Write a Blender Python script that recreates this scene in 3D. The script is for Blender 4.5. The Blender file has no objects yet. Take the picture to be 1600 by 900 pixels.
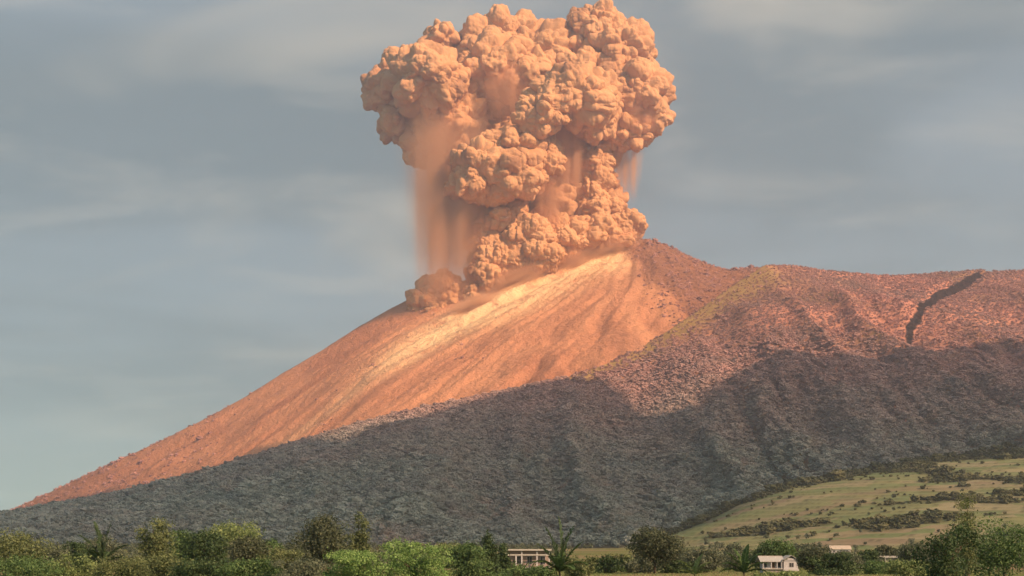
import bpy, math, random
import numpy as np
from mathutils import Vector

scene = bpy.context.scene
COL = scene.collection
F = 2222.2            # focal length in photo pixels (photo is 1600 px wide)
EYE, HOR = 4.0, 875.0  # eye height and horizon row


def at(u, v, Y):
    return np.array([(u - 800.0) / F * Y, Y, EYE + (HOR - v) / F * Y])


# ------------------------------------------------------------------ camera
cam_data = bpy.data.cameras.new('camera')
cam_data.sensor_width = 36.0
cam_data.lens = 50.0
cam_data.shift_y = (HOR - 450.0) / 1600.0
cam_data.clip_start = 0.5
cam_data.clip_end = 60000.0
cam = bpy.data.objects.new('camera', cam_data)
cam.location = (0, 0, EYE)
cam.rotation_euler = (math.radians(90), 0, 0)
COL.objects.link(cam)
scene.camera = cam

# ------------------------------------------------------------------ light
SUN_EL, SUN_AZ = math.radians(35.0), math.radians(131.0)   # azimuth clockwise from +Y
SUN = np.array([math.sin(SUN_AZ) * math.cos(SUN_EL), math.cos(SUN_AZ) * math.cos(SUN_EL), math.sin(SUN_EL)])

world = bpy.data.worlds.new('World')
scene.world = world
world.use_nodes = True


def build_world():
    nt = world.node_tree
    N, L = nt.nodes, nt.links
    N.clear()
    out = N.new('ShaderNodeOutputWorld')
    bg = N.new('ShaderNodeBackground')
    bg.inputs['Strength'].default_value = 0.10
    sky = N.new('ShaderNodeTexSky')
    sky.sky_type = 'NISHITA'
    sky.sun_disc = False
    sky.sun_elevation = SUN_EL
    sky.sun_rotation = SUN_AZ
    sky.air_density = 1.0
    sky.dust_density = 2.0
    sky.ozone_density = 1.0
    tc = N.new('ShaderNodeTexCoord')
    sep = N.new('ShaderNodeSeparateXYZ')
    L.new(tc.outputs['Generated'], sep.inputs[0])

    def mth(op, a, b=None, clamp=False):
        n = N.new('ShaderNodeMath')
        n.operation = op
        n.use_clamp = clamp
        for k, x in enumerate((a, b)):
            if x is None:
                continue
            if isinstance(x, (int, float)):
                n.inputs[k].default_value = x
            else:
                L.new(x, n.inputs[k])
        return n.outputs[0]
    zz = mth('ADD', mth('MAXIMUM', sep.outputs['Z'], 0.0), 0.16)
    comb = N.new('ShaderNodeCombineXYZ')
    L.new(mth('DIVIDE', sep.outputs['X'], zz), comb.inputs['X'])
    L.new(mth('DIVIDE', sep.outputs['Y'], zz), comb.inputs['Y'])
    comb.inputs['Z'].default_value = 0.37

    def noise(scale, detail, rough, dist, off):
        mp = N.new('ShaderNodeMapping')
        mp.inputs['Location'].default_value = off
        mp.inputs['Rotation'].default_value = (0, 0, 0.12)
        mp.inputs['Scale'].default_value = (0.85, 1.25, 1.0)
        L.new(comb.outputs[0], mp.inputs['Vector'])
        n = N.new('ShaderNodeTexNoise')
        n.inputs['Scale'].default_value = scale
        n.inputs['Detail'].default_value = detail
        n.inputs['Roughness'].default_value = rough
        n.inputs['Distortion'].default_value = dist
        L.new(mp.outputs[0], n.inputs['Vector'])
        return n.outputs['Fac']

    def ramp(fac, a, b):
        r = N.new('ShaderNodeMapRange')
        r.interpolation_type = 'SMOOTHSTEP'
        r.inputs['From Min'].default_value = a
        r.inputs['From Max'].default_value = b
        L.new(fac, r.inputs['Value'])
        return r.outputs[0]

    def mix(fac, a, b):
        m = N.new('ShaderNodeMix')
        m.data_type = 'RGBA'
        if isinstance(fac, (int, float)):
            m.inputs[0].default_value = fac
        else:
            L.new(fac, m.inputs[0])
        for k, x in ((6, a), (7, b)):
            if isinstance(x, tuple):
                m.inputs[k].default_value = (*x, 1)
            else:
                L.new(x, m.inputs[k])
        return m.outputs[2]
    # a thin grey veil, then streaks of grey-blue and of cream stratus
    c = mix(0.84, sky.outputs[0], (2.0, 2.3, 2.3))
    c = mix(mth('MULTIPLY', ramp(noise(1.1, 4.0, 0.5, 0.5, (3.1, 0.4, 0)), 0.38, 0.60), 0.85), c, (1.35, 1.68, 1.78))
    c = mix(mth('MULTIPLY', ramp(noise(1.5, 3.5, 0.48, 0.6, (7.7, 2.9, 1)), 0.52, 0.76), 0.68), c, (4.1, 3.75, 3.1))
    c = mix(mth('MULTIPLY', ramp(noise(3.1, 4.0, 0.55, 0.4, (1.7, 8.3, 2)), 0.52, 0.76), 0.30), c, (4.6, 4.2, 3.5))
    # pale air towards the horizon all round
    pale = mth('POWER', mth('SUBTRACT', 1.0, mth('MAXIMUM', sep.outputs['Z'], 0.0), True), 11.0)
    c = mix(mth('MULTIPLY', pale, 1.0), c, (4.6, 5.7, 4.7))
    L.new(c, bg.inputs['Color'])
    L.new(bg.outputs[0], out.inputs['Surface'])


build_world()

sun_data = bpy.data.lights.new('sun', 'SUN')
sun_data.energy = 5.0
sun_data.angle = math.radians(0.53)
sun_data.color = (1.0, 0.60, 0.36)
sun = bpy.data.objects.new('sun', sun_data)
sun.location = (600, -900, 700)
sun.rotation_euler = Vector(SUN.tolist()).to_track_quat('Z', 'Y').to_euler()
COL.objects.link(sun)

scene.view_settings.view_transform = 'Standard'
scene.view_settings.look = 'None'
scene.view_settings.exposure = 0.75
scene.view_settings.gamma = 1.0
scene.view_settings.use_curve_mapping = False
scene.render.engine = 'CYCLES'
cy = scene.cycles
cy.max_bounces = 6
cy.diffuse_bounces = 3
cy.glossy_bounces = 2
cy.transmission_bounces = 3
cy.volume_bounces = 2
cy.transparent_max_bounces = 12
cy.use_adaptive_sampling = True
cy.adaptive_threshold = 0.02
cy.use_denoising = True
try:
    cy.denoiser = 'OPENIMAGEDENOISE'
except Exception:
    pass


# ------------------------------------------------------------------ numpy noise
def _hash(ix, iy, iz, seed):
    h = (ix.astype(np.int64) * 374761393 + iy.astype(np.int64) * 668265263 + iz.astype(np.int64) * 2147483647 + seed * 974711) & 0xFFFFFFFF
    h = ((h ^ (h >> 13)) * 1274126177) & 0xFFFFFFFF
    h = ((h ^ (h >> 16)) * 2246822519) & 0xFFFFFFFF
    return h ^ (h >> 15)


def vnoise(P, seed=0):
    """smooth value noise in 3D, -1..1"""
    i = np.floor(P)
    f = P - i
    f = f * f * f * (f * (f * 6 - 15) + 10)
    i = i.astype(np.int64)
    r = 0.0
    for dx in (0, 1):
        wx = f[:, 0] if dx else 1 - f[:, 0]
        for dy in (0, 1):
            wy = f[:, 1] if dy else 1 - f[:, 1]
            for dz in (0, 1):
                wz = f[:, 2] if dz else 1 - f[:, 2]
                r = r + wx * wy * wz * (_hash(i[:, 0] + dx, i[:, 1] + dy, i[:, 2] + dz, seed) / 4294967295.0)
    return r * 2 - 1


def fbm(P, octaves=4, seed=0, gain=0.5, ridged=False):
    a, s, t = 1.0, 0.0, 0.0
    Q = P.copy()
    for k in range(octaves):
        n = vnoise(Q, seed + k * 17)
        if ridged:
            n = 1 - 2 * np.abs(n)
        s = s + a * n
        t += a
        a *= gain
        Q = Q * 2.03 + 11.3
    return s / t


def worley(P, seed=0):
    """distance to the nearest feature point, cells of size 1"""
    i = np.floor(P).astype(np.int64)
    f = P - i
    best = np.full(len(P), 9.0)
    for dx in (-1, 0, 1):
        for dy in (-1, 0, 1):
            for dz in (-1, 0, 1):
                h = _hash(i[:, 0] + dx, i[:, 1] + dy, i[:, 2] + dz, seed)
                px = dx + (h & 1023) / 1023.0 * 0.8 + 0.1
                py = dy + ((h >> 10) & 1023) / 1023.0 * 0.8 + 0.1
                pz = dz + ((h >> 20) & 1023) / 1023.0 * 0.8 + 0.1
                d = (px - f[:, 0]) ** 2 + (py - f[:, 1]) ** 2 + (pz - f[:, 2]) ** 2
                best = np.minimum(best, d)
    return np.sqrt(best)


def n2(X, Y, s, octaves=4, seed=0, ridged=False, gain=0.5):
    P = np.stack([X.ravel() / s, Y.ravel() / s, np.full(X.size, 0.5)], 1)
    return fbm(P, octaves, seed, gain, ridged).reshape(X.shape)


def sstep(a, b, x):
    t = np.clip((x - a) / (b - a), 0, 1)
    return t * t * (3 - 2 * t)


# ------------------------------------------------------------------ helpers
def mesh_from(name, V, Fc, mat=None, smooth=True):
    V = np.ascontiguousarray(V, dtype=np.float32)
    Fc = np.ascontiguousarray(Fc, dtype=np.int32)
    me = bpy.data.meshes.new(name)
    n = Fc.shape[1]
    me.vertices.add(len(V))
    me.vertices.foreach_set('co', V.ravel())
    me.loops.add(Fc.size)
    me.loops.foreach_set('vertex_index', Fc.ravel())
    me.polygons.add(len(Fc))
    me.polygons.foreach_set('loop_start', np.arange(0, Fc.size, n, dtype=np.int32))
    me.polygons.foreach_set('loop_total', np.full(len(Fc), n, dtype=np.int32))
    me.polygons.foreach_set('use_smooth', np.full(len(Fc), smooth, dtype=bool))
    me.update(calc_edges=True)
    me.validate()
    if mat:
        me.materials.append(mat)
    return me


def link(name, data, parent=None, loc=None):
    o = bpy.data.objects.new(name, data)
    COL.objects.link(o)
    if parent is not None:
        o.parent = parent
    if loc is not None:
        o.location = [float(c) for c in loc]
    return o


def tag(o, label=None, category=None, group=None, kind=None):
    for k, x in (('label', label), ('category', category), ('group', group), ('kind', kind)):
        if x:
            o[k] = x
    return o


def attr(me, name, values):
    a = me.attributes.new(name, 'FLOAT', 'POINT')
    a.data.foreach_set('value', np.ascontiguousarray(values, dtype=np.float32).ravel())


class Mat:
    """small wrapper for node materials"""

    def __init__(self, name, rough=0.9, spec=0.2):
        m = self.m = bpy.data.materials.new(name)
        m.use_nodes = True
        self.nt = m.node_tree
        self.N, self.L = self.nt.nodes, self.nt.links
        self.b = self.N['Principled BSDF']
        self.b.inputs['Roughness'].default_value = rough
        self.b.inputs['Specular IOR Level'].default_value = spec
        self.out = self.N['Material Output']
        self.tc = self.N.new('ShaderNodeTexCoord')

    def coord(self, scale=(1, 1, 1), kind='Object', rot=(0, 0, 0)):
        mp = self.N.new('ShaderNodeMapping')
        mp.inputs['Scale'].default_value = scale
        mp.inputs['Rotation'].default_value = rot
        self.L.new(self.tc.outputs[kind], mp.inputs['Vector'])
        return mp.outputs[0]

    def noise(self, vec, scale=1.0, detail=4, rough=0.5, dist=0.0):
        n = self.N.new('ShaderNodeTexNoise')
        n.inputs['Scale'].default_value = scale
        n.inputs['Detail'].default_value = detail
        n.inputs['Roughness'].default_value = rough
        n.inputs['Distortion'].default_value = dist
        self.L.new(vec, n.inputs['Vector'])
        return n.outputs['Fac']

    def voronoi(self, vec, scale=1.0, out='Distance', rand=1.0):
        n = self.N.new('ShaderNodeTexVoronoi')
        n.inputs['Scale'].default_value = scale
        n.inputs['Randomness'].default_value = rand
        self.L.new(vec, n.inputs['Vector'])
        return n.outputs[out]

    def attr(self, name):
        n = self.N.new('ShaderNodeAttribute')
        n.attribute_name = name
        return n.outputs['Fac']

    def step(self, fac, a, b):
        r = self.N.new('ShaderNodeMapRange')
        r.interpolation_type = 'SMOOTHSTEP'
        r.inputs['From Min'].default_value = a
        r.inputs['From Max'].default_value = b
        self.L.new(fac, r.inputs['Value'])
        return r.outputs[0]

    def math(self, op, a, b=None, clamp=False):
        n = self.N.new('ShaderNodeMath')
        n.operation = op
        n.use_clamp = clamp
        for k, x in enumerate((a, b)):
            if x is None:
                continue
            if isinstance(x, (int, float)):
                n.inputs[k].default_value = x
            else:
                self.L.new(x, n.inputs[k])
        return n.outputs[0]

    def ramp(self, fac, stops):
        r = self.N.new('ShaderNodeValToRGB')
        el = r.color_ramp.elements
        while len(el) < len(stops):
            el.new(0.5)
        for e, (p, c) in zip(el, stops):
            e.position = p
            e.color = (*c, 1)
        self.L.new(fac, r.inputs['Fac'])
        return r.outputs['Color']

    def mix(self, fac, a, b, mode='MIX'):
        m = self.N.new('ShaderNodeMix')
        m.data_type = 'RGBA'
        m.blend_type = mode
        if isinstance(fac, (int, float)):
            m.inputs[0].default_value = fac
        else:
            self.L.new(fac, m.inputs[0])
        for k, x in ((6, a), (7, b)):
            if isinstance(x, tuple):
                m.inputs[k].default_value = (*x, 1)
            else:
                self.L.new(x, m.inputs[k])
        return m.outputs[2]

    def color(self, c):
        if isinstance(c, tuple):
            self.b.inputs['Base Color'].default_value = (*c, 1)
        else:
            self.L.new(c, self.b.inputs['Base Color'])
        return self

    def bump(self, height, strength=0.5, dist=1.0):
        n = self.N.new('ShaderNodeBump')
        n.inputs['Strength'].default_value = strength
        n.inputs['Distance'].default_value = dist
        self.L.new(height, n.inputs['Height'])
        self.L.new(n.outputs[0], self.b.inputs['Normal'])
        return self


def grid(name, xs, ys, Z, mat, attrs=None):
    X, Y = np.meshgrid(xs, ys)
    V = np.stack([X.ravel(), Y.ravel(), Z.ravel()], 1)
    nx, ny = len(xs), len(ys)
    idx = np.arange(nx * ny).reshape(ny, nx)
    Q = np.stack([idx[:-1, :-1], idx[:-1, 1:], idx[1:, 1:], idx[1:, :-1]], -1).reshape(-1, 4)
    me = mesh_from(name, V, Q, mat)
    for k, a in (attrs or {}).items():
        attr(me, k, a)
    o = link(name, me)
    tag(o, kind='structure')
    return o


# ------------------------------------------------------------------ terrain heights
def ground_z(X, Y):
    return 22.0 * sstep(500, 2300, Y) + 0.0 * X


CONE_CREST = np.array([at(u, v, 6000.0) for u, v in (
    (-400, 872), (-160, 852), (0, 805), (86, 766), (150, 735), (250, 690), (330, 650), (390, 617), (440, 585), (500, 550), (560, 512),
    (610, 483), (640, 468), (720, 440), (800, 415), (900, 392), (960, 379), (1010, 374), (1040, 384), (1080, 403),
    (1105, 414), (1133, 422), (1165, 420), (1200, 417), (1240, 420), (1300, 432), (1500, 520), (1700, 640))])
APEX = at(1000, 375, 6000.0)


def cone_z(X, Y, fine=True):
    Zc = np.interp(X, CONE_CREST[:, 0], CONE_CREST[:, 2])
    d = 6000.0 - Y
    front = np.where(d > 0, 0.50 * d - 0.00003 * d * d, 0)
    front = front * (0.30 + 0.70 * sstep(0, 260, d))
    back = np.where(d < 0, -d * 0.5, 0)
    z = Zc - np.maximum(front, 0) - back
    if fine:
        r = np.hypot(X - APEX[0], Y - APEX[1])
        th = np.arctan2(Y - APEX[1], X - APEX[0])
        warp = n2(X, Y, 500, 3, 5) * 0.08
        P = np.stack([(th + warp).ravel() * 9, r.ravel() / 900, np.full(X.size, 3.3)], 1)
        g = fbm(P, 4, 21, 0.55, True).reshape(X.shape)
        P2 = np.stack([(th + warp).ravel() * 34, r.ravel() / 300, np.full(X.size, 7.3)], 1)
        g2 = fbm(P2, 3, 33, 0.5, True).reshape(X.shape)
        env = sstep(0, 500, r) * sstep(20, 350, d)
        z = z + env * (g - 0.2) * 24 + env * g2 * 6
        z = z + n2(X, Y, 160, 5, 3) * 7 * sstep(-50, 250, d) + n2(X, Y, 40, 3, 9) * 2.5
    return z


SH_PTS = [(2000, 425, 5250), (1600, 421, 5200), (1515, 424, 5200), (1440, 429, 5180), (1380, 430, 5150), (1300, 423, 5100), (1240, 414, 5050),
          (1195, 414, 5000), (1150, 442, 4930), (1100, 478, 4820), (1050, 512, 4680), (1000, 543, 4550), (950, 567, 4430), (900, 585, 4330),
          (830, 602, 4250), (760, 618, 4180), (680, 634, 4080), (600, 653, 3980), (520, 675, 3890), (430, 704, 3800), (340, 733, 3740),
          (250, 757, 3700), (160, 778, 3650), (86, 796, 3600), (0, 818, 3560), (-120, 850, 3500), (-300, 872, 3500)]
SH_CREST = np.array([at(*p) for p in SH_PTS])[::-1]
# ravine on the right: its right bank stands proud
RAV = None


def seg_dist(X, Y, L):
    """distance to a polyline, signed side of the nearest piece, and parameter 0..1"""
    best = np.full(X.shape, 1e9)
    side = np.zeros(X.shape)
    par = np.zeros(X.shape)
    n = len(L) - 1
    for k in range(n):
        a, b = L[k], L[k + 1]
        ex, ey = b - a
        t = np.clip(((X - a[0]) * ex + (Y - a[1]) * ey) / (ex * ex + ey * ey), 0, 1)
        dx, dy = X - a[0] - t * ex, Y - a[1] - t * ey
        d = np.hypot(dx, dy)
        m = d < best
        best = np.where(m, d, best)
        side = np.where(m, np.sign(ex * (Y - a[1]) - ey * (X - a[0])), side)
        par = np.where(m, (k + t) / n, par)
    return best, side, par


def shoulder_z(X, Y, fine=True):
    Yc = np.interp(X, SH_CREST[:, 0], SH_CREST[:, 1])
    Zc = np.interp(X, SH_CREST[:, 0], SH_CREST[:, 2])
    Yb = 2250.0 + 120 * np.sin(X / 600.0)
    t = (Yc - Y) / (Yc - Yb)
    base = 8.0
    front = base + (Zc - base) * np.power(np.clip(1 - t, 0, 1), 1.18) + np.where(t > 1, -(Yb - Y) * 0.2, 0)
    back = Zc - 0.42 * (Y - Yc)
    z = np.where(t >= 0, front, back)
    if fine:
        env = sstep(0.02, 0.25, t) * sstep(1.05, 0.85, t)
        Xw = X + 90 * n2(X, Y, 700, 3, 41)
        P = np.stack([Xw.ravel() / 300, Y.ravel() / 1500, np.full(X.size, 1.7)], 1)
        g = fbm(P, 4, 51, 0.55, True).reshape(X.shape)
        hgt = np.clip(Zc / 700, 0.25, 1.3)
        z = z + env * g * (52 + 32 * sstep(0.3, 0.55, t)) * hgt
        z = z + env * n2(X, Y, 300, 4, 61) * 16 * hgt
        z = z + n2(X, Y, 60, 3, 71) * 2.5
        d, s, p = seg_dist(X, Y, ravine())
        e2 = np.clip(1.25 - 0.8 * p, 0, 1) * (0.35 + 0.65 * sstep(0.0, 0.2, p))
        jag = n2(X, Y, 60, 4, 77, False, 0.65) * 26
        z = z + 15 * e2 * np.tanh((-s * d + jag) / 16) * np.exp(-(d / 120) ** 2)
        z = z - 10 * e2 * np.exp(-((d - 10) / 22) ** 2)
    return z


def ravine():
    global RAV
    if RAV is None:
        pts = []
        for u, v in ((1530, 428), (1512, 436), (1480, 458), (1450, 485), (1432, 510), (1416, 540), (1408, 562)):
            Y = np.linspace(3500, 5300, 1200)
            X = (u - 800) / F * Y
            k = np.argmax(shoulder_z(X, Y, False) >= EYE + (HOR - v) / F * Y)
            if k == 0:
                k = int(np.argmin(np.abs(Y - np.interp(X, SH_CREST[:, 0], SH_CREST[:, 1]))))
            pts.append([X[k], Y[k]])
        RAV = np.array(pts)
    return RAV


HILL_PTS = [(2100, 640, 3200), (1750, 682, 3050), (1600, 702, 2980), (1515, 712, 2920), (1440, 722, 2860), (1380, 733, 2800), (1300, 748, 2720), (1220, 764, 2640),
            (1150, 789, 2560), (1100, 812, 2500), (1040, 838, 2420), (960, 858, 2350), (850, 872, 2300), (600, 880, 2250)]
HILL_CREST = np.array([at(*p) for p in HILL_PTS])[::-1]


def hill_z(X, Y, fine=True):
    Yc = np.interp(X, HILL_CREST[:, 0], HILL_CREST[:, 1])
    Zc = np.interp(X, HILL_CREST[:, 0], HILL_CREST[:, 2])
    Yb = 1500.0
    t = (Yc - Y) / (Yc - Yb)
    base = 10.0
    front = base + (Zc - base) * np.power(np.clip(1 - t, 0, 1), 1.12) - np.where(t > 1, (Yb - Y) * 0.1, 0)
    back = Zc - 0.22 * (Y - Yc)
    z = np.where(t >= 0, front, back)
    if fine:
        env = sstep(0.0, 0.2, t) * sstep(1.1, 0.8, t)
        z = z + env * n2(X, Y, 420, 3, 81) * 16 + n2(X, Y, 150, 3, 83) * 4 * env
        # terraces
        st = 7.0
        q = z / st + n2(X, Y, 240, 2, 85) * 0.8
        fr = q - np.floor(q)
        zt = (np.floor(q) + sstep(0.72, 0.98, fr) + 0.25 * fr * (1 - sstep(0.72, 0.98, fr))) * st - (q - z / st) * st
        z = z * (1 - 0.8 * env) + zt * 0.8 * env
    return z


def all_z(X, Y, fine=False):
    return np.maximum(np.maximum(cone_z(X, Y, fine), shoulder_z(X, Y, fine)), np.maximum(hill_z(X, Y, fine), ground_z(X, Y)))


def hit(u, v, y0=1500.0, y1=7500.0, n=1500, fn=all_z):
    Y = np.linspace(y0, y1, n)
    X = (u - 800) / F * Y
    zr = EYE + (HOR - v) / F * Y
    k = np.argmax(fn(X, Y, False) >= zr)
    return np.array([X[k], Y[k], zr[k]])


# ------------------------------------------------------------------ terrain materials
def volcano_material():
    m = Mat('volcanic_ash_slope', 0.95, 0.1)
    c1 = m.coord((1 / 420, 1 / 420, 1 / 420))
    c2 = m.coord((1 / 60, 1 / 60, 1 / 60))
    col = m.ramp(m.noise(c1, 1, 6, 0.6, 0.6), [(0.25, (0.42, 0.185, 0.105)), (0.5, (0.62, 0.30, 0.165)), (0.75, (0.52, 0.265, 0.145))])
    col = m.mix(m.math('MULTIPLY', m.step(m.noise(c2, 1, 5, 0.65), 0.5, 0.75), 0.5), col, (0.36, 0.17, 0.10))
    rad = m.attr('streak')
    col = m.mix(m.math('MULTIPLY', m.step(rad, 0.45, 0.85), 0.4), col, (0.70, 0.37, 0.20))
    col = m.mix(m.math('MULTIPLY', m.step(rad, 0.42, 0.12), 0.35), col, (0.33, 0.15, 0.09))
    # brown scrub on the dome and the saddle
    col = m.mix(m.attr('scrub'), col, m.ramp(m.noise(c2, 3, 4, 0.6), [(0.3, (0.17, 0.085, 0.055)), (0.7, (0.36, 0.18, 0.11))]))
    # fresh pale ash lying in the chute
    fl = m.math('MULTIPLY', m.attr('flow'), m.step(m.noise(c2, 0.8, 7, 0.68, 0.6), 0.28, 0.54))
    col = m.mix(fl, col, (0.90, 0.66, 0.37))
    m.color(col)
    h = m.math('ADD', m.noise(c2, 2, 6, 0.65), m.math('MULTIPLY', m.noise(c2, 9, 3, 0.6), 0.3))
    m.bump(h, 1.0, 18.0)
    return m.m


def shoulder_material():
    m = Mat('dusty_forest_floor', 0.95, 0.1)
    c2 = m.coord((1 / 60, 1 / 60, 1 / 60))
    c1 = m.coord((1 / 500, 1 / 500, 1 / 500))
    col = m.ramp(m.noise(c2, 1.0, 6, 0.65), [(0.3, (0.28, 0.135, 0.105)), (0.55, (0.50, 0.245, 0.175)), (0.8, (0.60, 0.31, 0.21))])
    col = m.mix(m.step(m.noise(c1, 1.3, 4, 0.5), 0.4, 0.7), col, (0.20, 0.135, 0.075), 'MIX')
    col = m.mix(m.attr('grass'), col, m.ramp(m.noise(c2, 2, 4, 0.6), [(0.3, (0.29, 0.185, 0.075)), (0.7, (0.42, 0.305, 0.11))]))
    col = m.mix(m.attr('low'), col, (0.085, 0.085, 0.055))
    col = m.mix(m.step(m.attr('gully_shade'), 0.25, 0.6), col, m.ramp(m.noise(c2, 4, 4, 0.6), [(0.4, (0.012, 0.011, 0.011)), (0.8, (0.07, 0.045, 0.036))]))  # shadow of the ravine wall painted near-black into the ground colour
    m.color(col)
    m.bump(m.noise(c2, 3, 6, 0.65), 0.8, 10.0)
    return m.m


def hill_material():
    m = Mat('terraced_fields', 0.95, 0.1)
    warp = m.N.new('ShaderNodeTexNoise')
    warp.inputs['Scale'].default_value = 1 / 160
    m.L.new(m.tc.outputs['Object'], warp.inputs['Vector'])
    va = m.N.new('ShaderNodeVectorMath')
    va.operation = 'MULTIPLY_ADD'
    m.L.new(warp.outputs['Color'], va.inputs[0])
    va.inputs[1].default_value = (160, 160, 0)
    m.L.new(m.tc.outputs['Object'], va.inputs[2])
    mp = m.N.new('ShaderNodeMapping')
    mp.inputs['Scale'].default_value = (1 / 120, 1 / 40, 0.0)
    mp.inputs['Rotation'].default_value = (0, 0, -0.25)
    m.L.new(va.outputs[0], mp.inputs['Vector'])
    cell = m.voronoi(mp.outputs[0], 1.0, 'Color')
    sp = m.N.new('ShaderNodeSeparateColor')
    m.L.new(cell, sp.inputs[0])
    col = m.ramp(sp.outputs[0], [(0.2, (0.12, 0.17, 0.06)), (0.35, (0.17, 0.20, 0.08)), (0.5, (0.24, 0.22, 0.10)), (0.62, (0.14, 0.17, 0.065)), (0.72, (0.24, 0.16, 0.12)), (0.85, (0.28, 0.24, 0.15))])
    col = m.mix(0.15, col, (0.19, 0.22, 0.125))
    c2 = m.coord((1 / 45, 1 / 10, 1 / 10))
    col = m.mix(m.math('MULTIPLY', m.step(m.noise(c2, 1, 5, 0.6), 0.5, 0.75), 0.55), col, (0.09, 0.10, 0.045))
    col = m.mix(0.35, col, (0.115, 0.165, 0.105))
    col = m.mix(m.attr('wild'), col, (0.06, 0.068, 0.036))
    m.color(col)
    m.bump(m.noise(c2, 2, 5, 0.6), 0.6, 3.0)
    return m.m


def ground_material():
    m = Mat('pasture_ground', 0.95, 0.1)
    c = m.coord((1 / 90, 1 / 60, 1))
    col = m.ramp(m.voronoi(c, 1.0, 'Color'), [(0.2, (0.11, 0.15, 0.045)), (0.5, (0.17, 0.18, 0.07)), (0.6, (0.26, 0.19, 0.13)), (0.8, (0.22, 0.19, 0.10))])
    near = m.coord((0.02, 0.02, 0.02))
    col = m.mix(m.step(m.noise(near, 1, 4, 0.6), 0.5, 0.7), col, (0.12, 0.17, 0.05))
    col = m.mix(m.math('MULTIPLY', m.noise(m.coord((1.3, 1.3, 1.3)), 1, 4, 0.7), 0.6), col, (0.06, 0.08, 0.025))
    m.color(col)
    m.bump(m.noise(m.coord((1.5, 1.5, 1.5)), 1, 5, 0.7), 0.8, 0.3)
    return m.m


# ------------------------------------------------------------------ terrain meshes
def build_terrain():
    # ground sheet
    xs = np.unique(np.concatenate([np.linspace(-12000, -3000, 10), np.linspace(-3000, 3000, 101), np.linspace(3000, 12000, 10)]))
    ys = np.unique(np.concatenate([np.linspace(-4000, 0, 5), np.linspace(0, 3000, 76), np.linspace(3000, 14000, 12)]))
    X, Y = np.meshgrid(xs, ys)
    grid('ground', xs, ys, ground_z(X, Y), ground_material())
    # volcano
    xs = np.arange(-3300, 1700, 11.0)
    ys = np.arange(3900, 6700, 11.0)
    X, Y = np.meshgrid(xs, ys)
    Z = cone_z(X, Y)
    r = np.hypot(X - APEX[0], Y - APEX[1])
    th = np.arctan2(Y - APEX[1], X - APEX[0])
    warp = n2(X, Y, 420, 3, 5) * 0.10
    P = np.stack([(th + warp).ravel() * 15, r.ravel() / 380, np.full(X.size, 2.3)], 1)
    streak = 0.5 + 0.7 * fbm(P, 4, 91).reshape(X.shape)
    chute = np.array([hit(u, v, 4200, fn=cone_z)[:2] for u, v in ((975, 395), (900, 415), (830, 452), (760, 490), (690, 520), (640, 548), (585, 592), (520, 640), (450, 690))])
    d, s, p = seg_dist(X, Y, chute)
    d = d + n2(X, Y, 130, 4, 93) * 38
    width = 230 - 160 * p
    flow = np.clip(1.15 * np.exp(-(np.maximum(d, 0) / width) ** 2), 0, 1) * (1 - 0.55 * sstep(0.55, 1.0, p))
    d2 = np.hypot(X - APEX[0] + 120, Y - 5760)
    flow = np.maximum(flow, 0.85 * np.exp(-(d2 / 170) ** 2)) * sstep(520, 400, X + n2(X, Y, 120, 3, 99) * 60)
    flow = flow * (1 - 0.5 * sstep(0.62, 0.8, p))
    # scrub: right of the dome, low skirts
    scrub = sstep(380, 560, X + n2(X, Y, 200, 4, 95) * 120 - (6000 - Y) * 0.10)
    scrub = np.maximum(scrub, 0.75 * sstep(-1050, -2000, X + n2(X, Y, 150, 4, 97) * 260))
    scrub = np.maximum(scrub, 0.8 * sstep(110, 20, d * 0 + (6000 - Y)) * sstep(-300, -700, X))
    grid('volcano', xs, ys, Z, volcano_material(), {'streak': streak, 'flow': flow, 'scrub': scrub * (1 - 0.6 * flow)})
    # shoulder
    xs = np.arange(-2300, 3300, 12.0)
    ys = np.arange(2050, 5700, 12.0)
    X, Y = np.meshgrid(xs, ys)
    Z = shoulder_z(X, Y)
    Yc = np.interp(X, SH_CREST[:, 0], SH_CREST[:, 1])
    w = n2(X, Y, 120, 4, 101)
    grass = np.clip(0.95 - 0.5 * np.abs(w), 0, 1) * np.exp(-((Yc - Y - 60 + w * 150) / 185) ** 2) * sstep(80, 200, X) * sstep(1060, 860, X + w * 120)
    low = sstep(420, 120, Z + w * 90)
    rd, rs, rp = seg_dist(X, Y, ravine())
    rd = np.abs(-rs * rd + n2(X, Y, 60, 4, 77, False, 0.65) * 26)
    gully_shade = np.exp(-(rd / (20 - 8 * rp)) ** 2) * sstep(1.4, 0.75, rp + 0.5 * n2(X, Y, 50, 3, 79))  # mask of the painted shadow strip along the ravine
    gully_shade *= seg_dist(X, Y, ravine())[0] < 120
    grid('mountain_shoulder', xs, ys, Z, shoulder_material(), {'grass': grass, 'low': low, 'gully_shade': gully_shade})
    # terraced hill
    xs = np.arange(-350, 2500, 8.0)
    ys = np.arange(1350, 3500, 8.0)
    X, Y = np.meshgrid(xs, ys)
    Z = hill_z(X, Y)
    w = n2(X, Y, 130, 4, 111)
    Yc = np.interp(X, HILL_CREST[:, 0], HILL_CREST[:, 1])
    wild = np.maximum(sstep(0.12, 0.26, w), sstep(215, 290, Z + w * 130))
    q = (Z / 7.0 + n2(X, Y, 240, 2, 85) * 0.8) % 1.0
    wild = np.maximum(wild, 0.9 * np.exp(-((q - 0.84) / 0.11) ** 2) * sstep(-0.6, -0.1, n2(X, Y, 90, 3, 143)))
    wild = np.maximum(wild, sstep(0, 60, Y - Yc))
    grid('terraced_hill', xs, ys, Z, hill_material(), {'wild': wild})


build_terrain()


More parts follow.
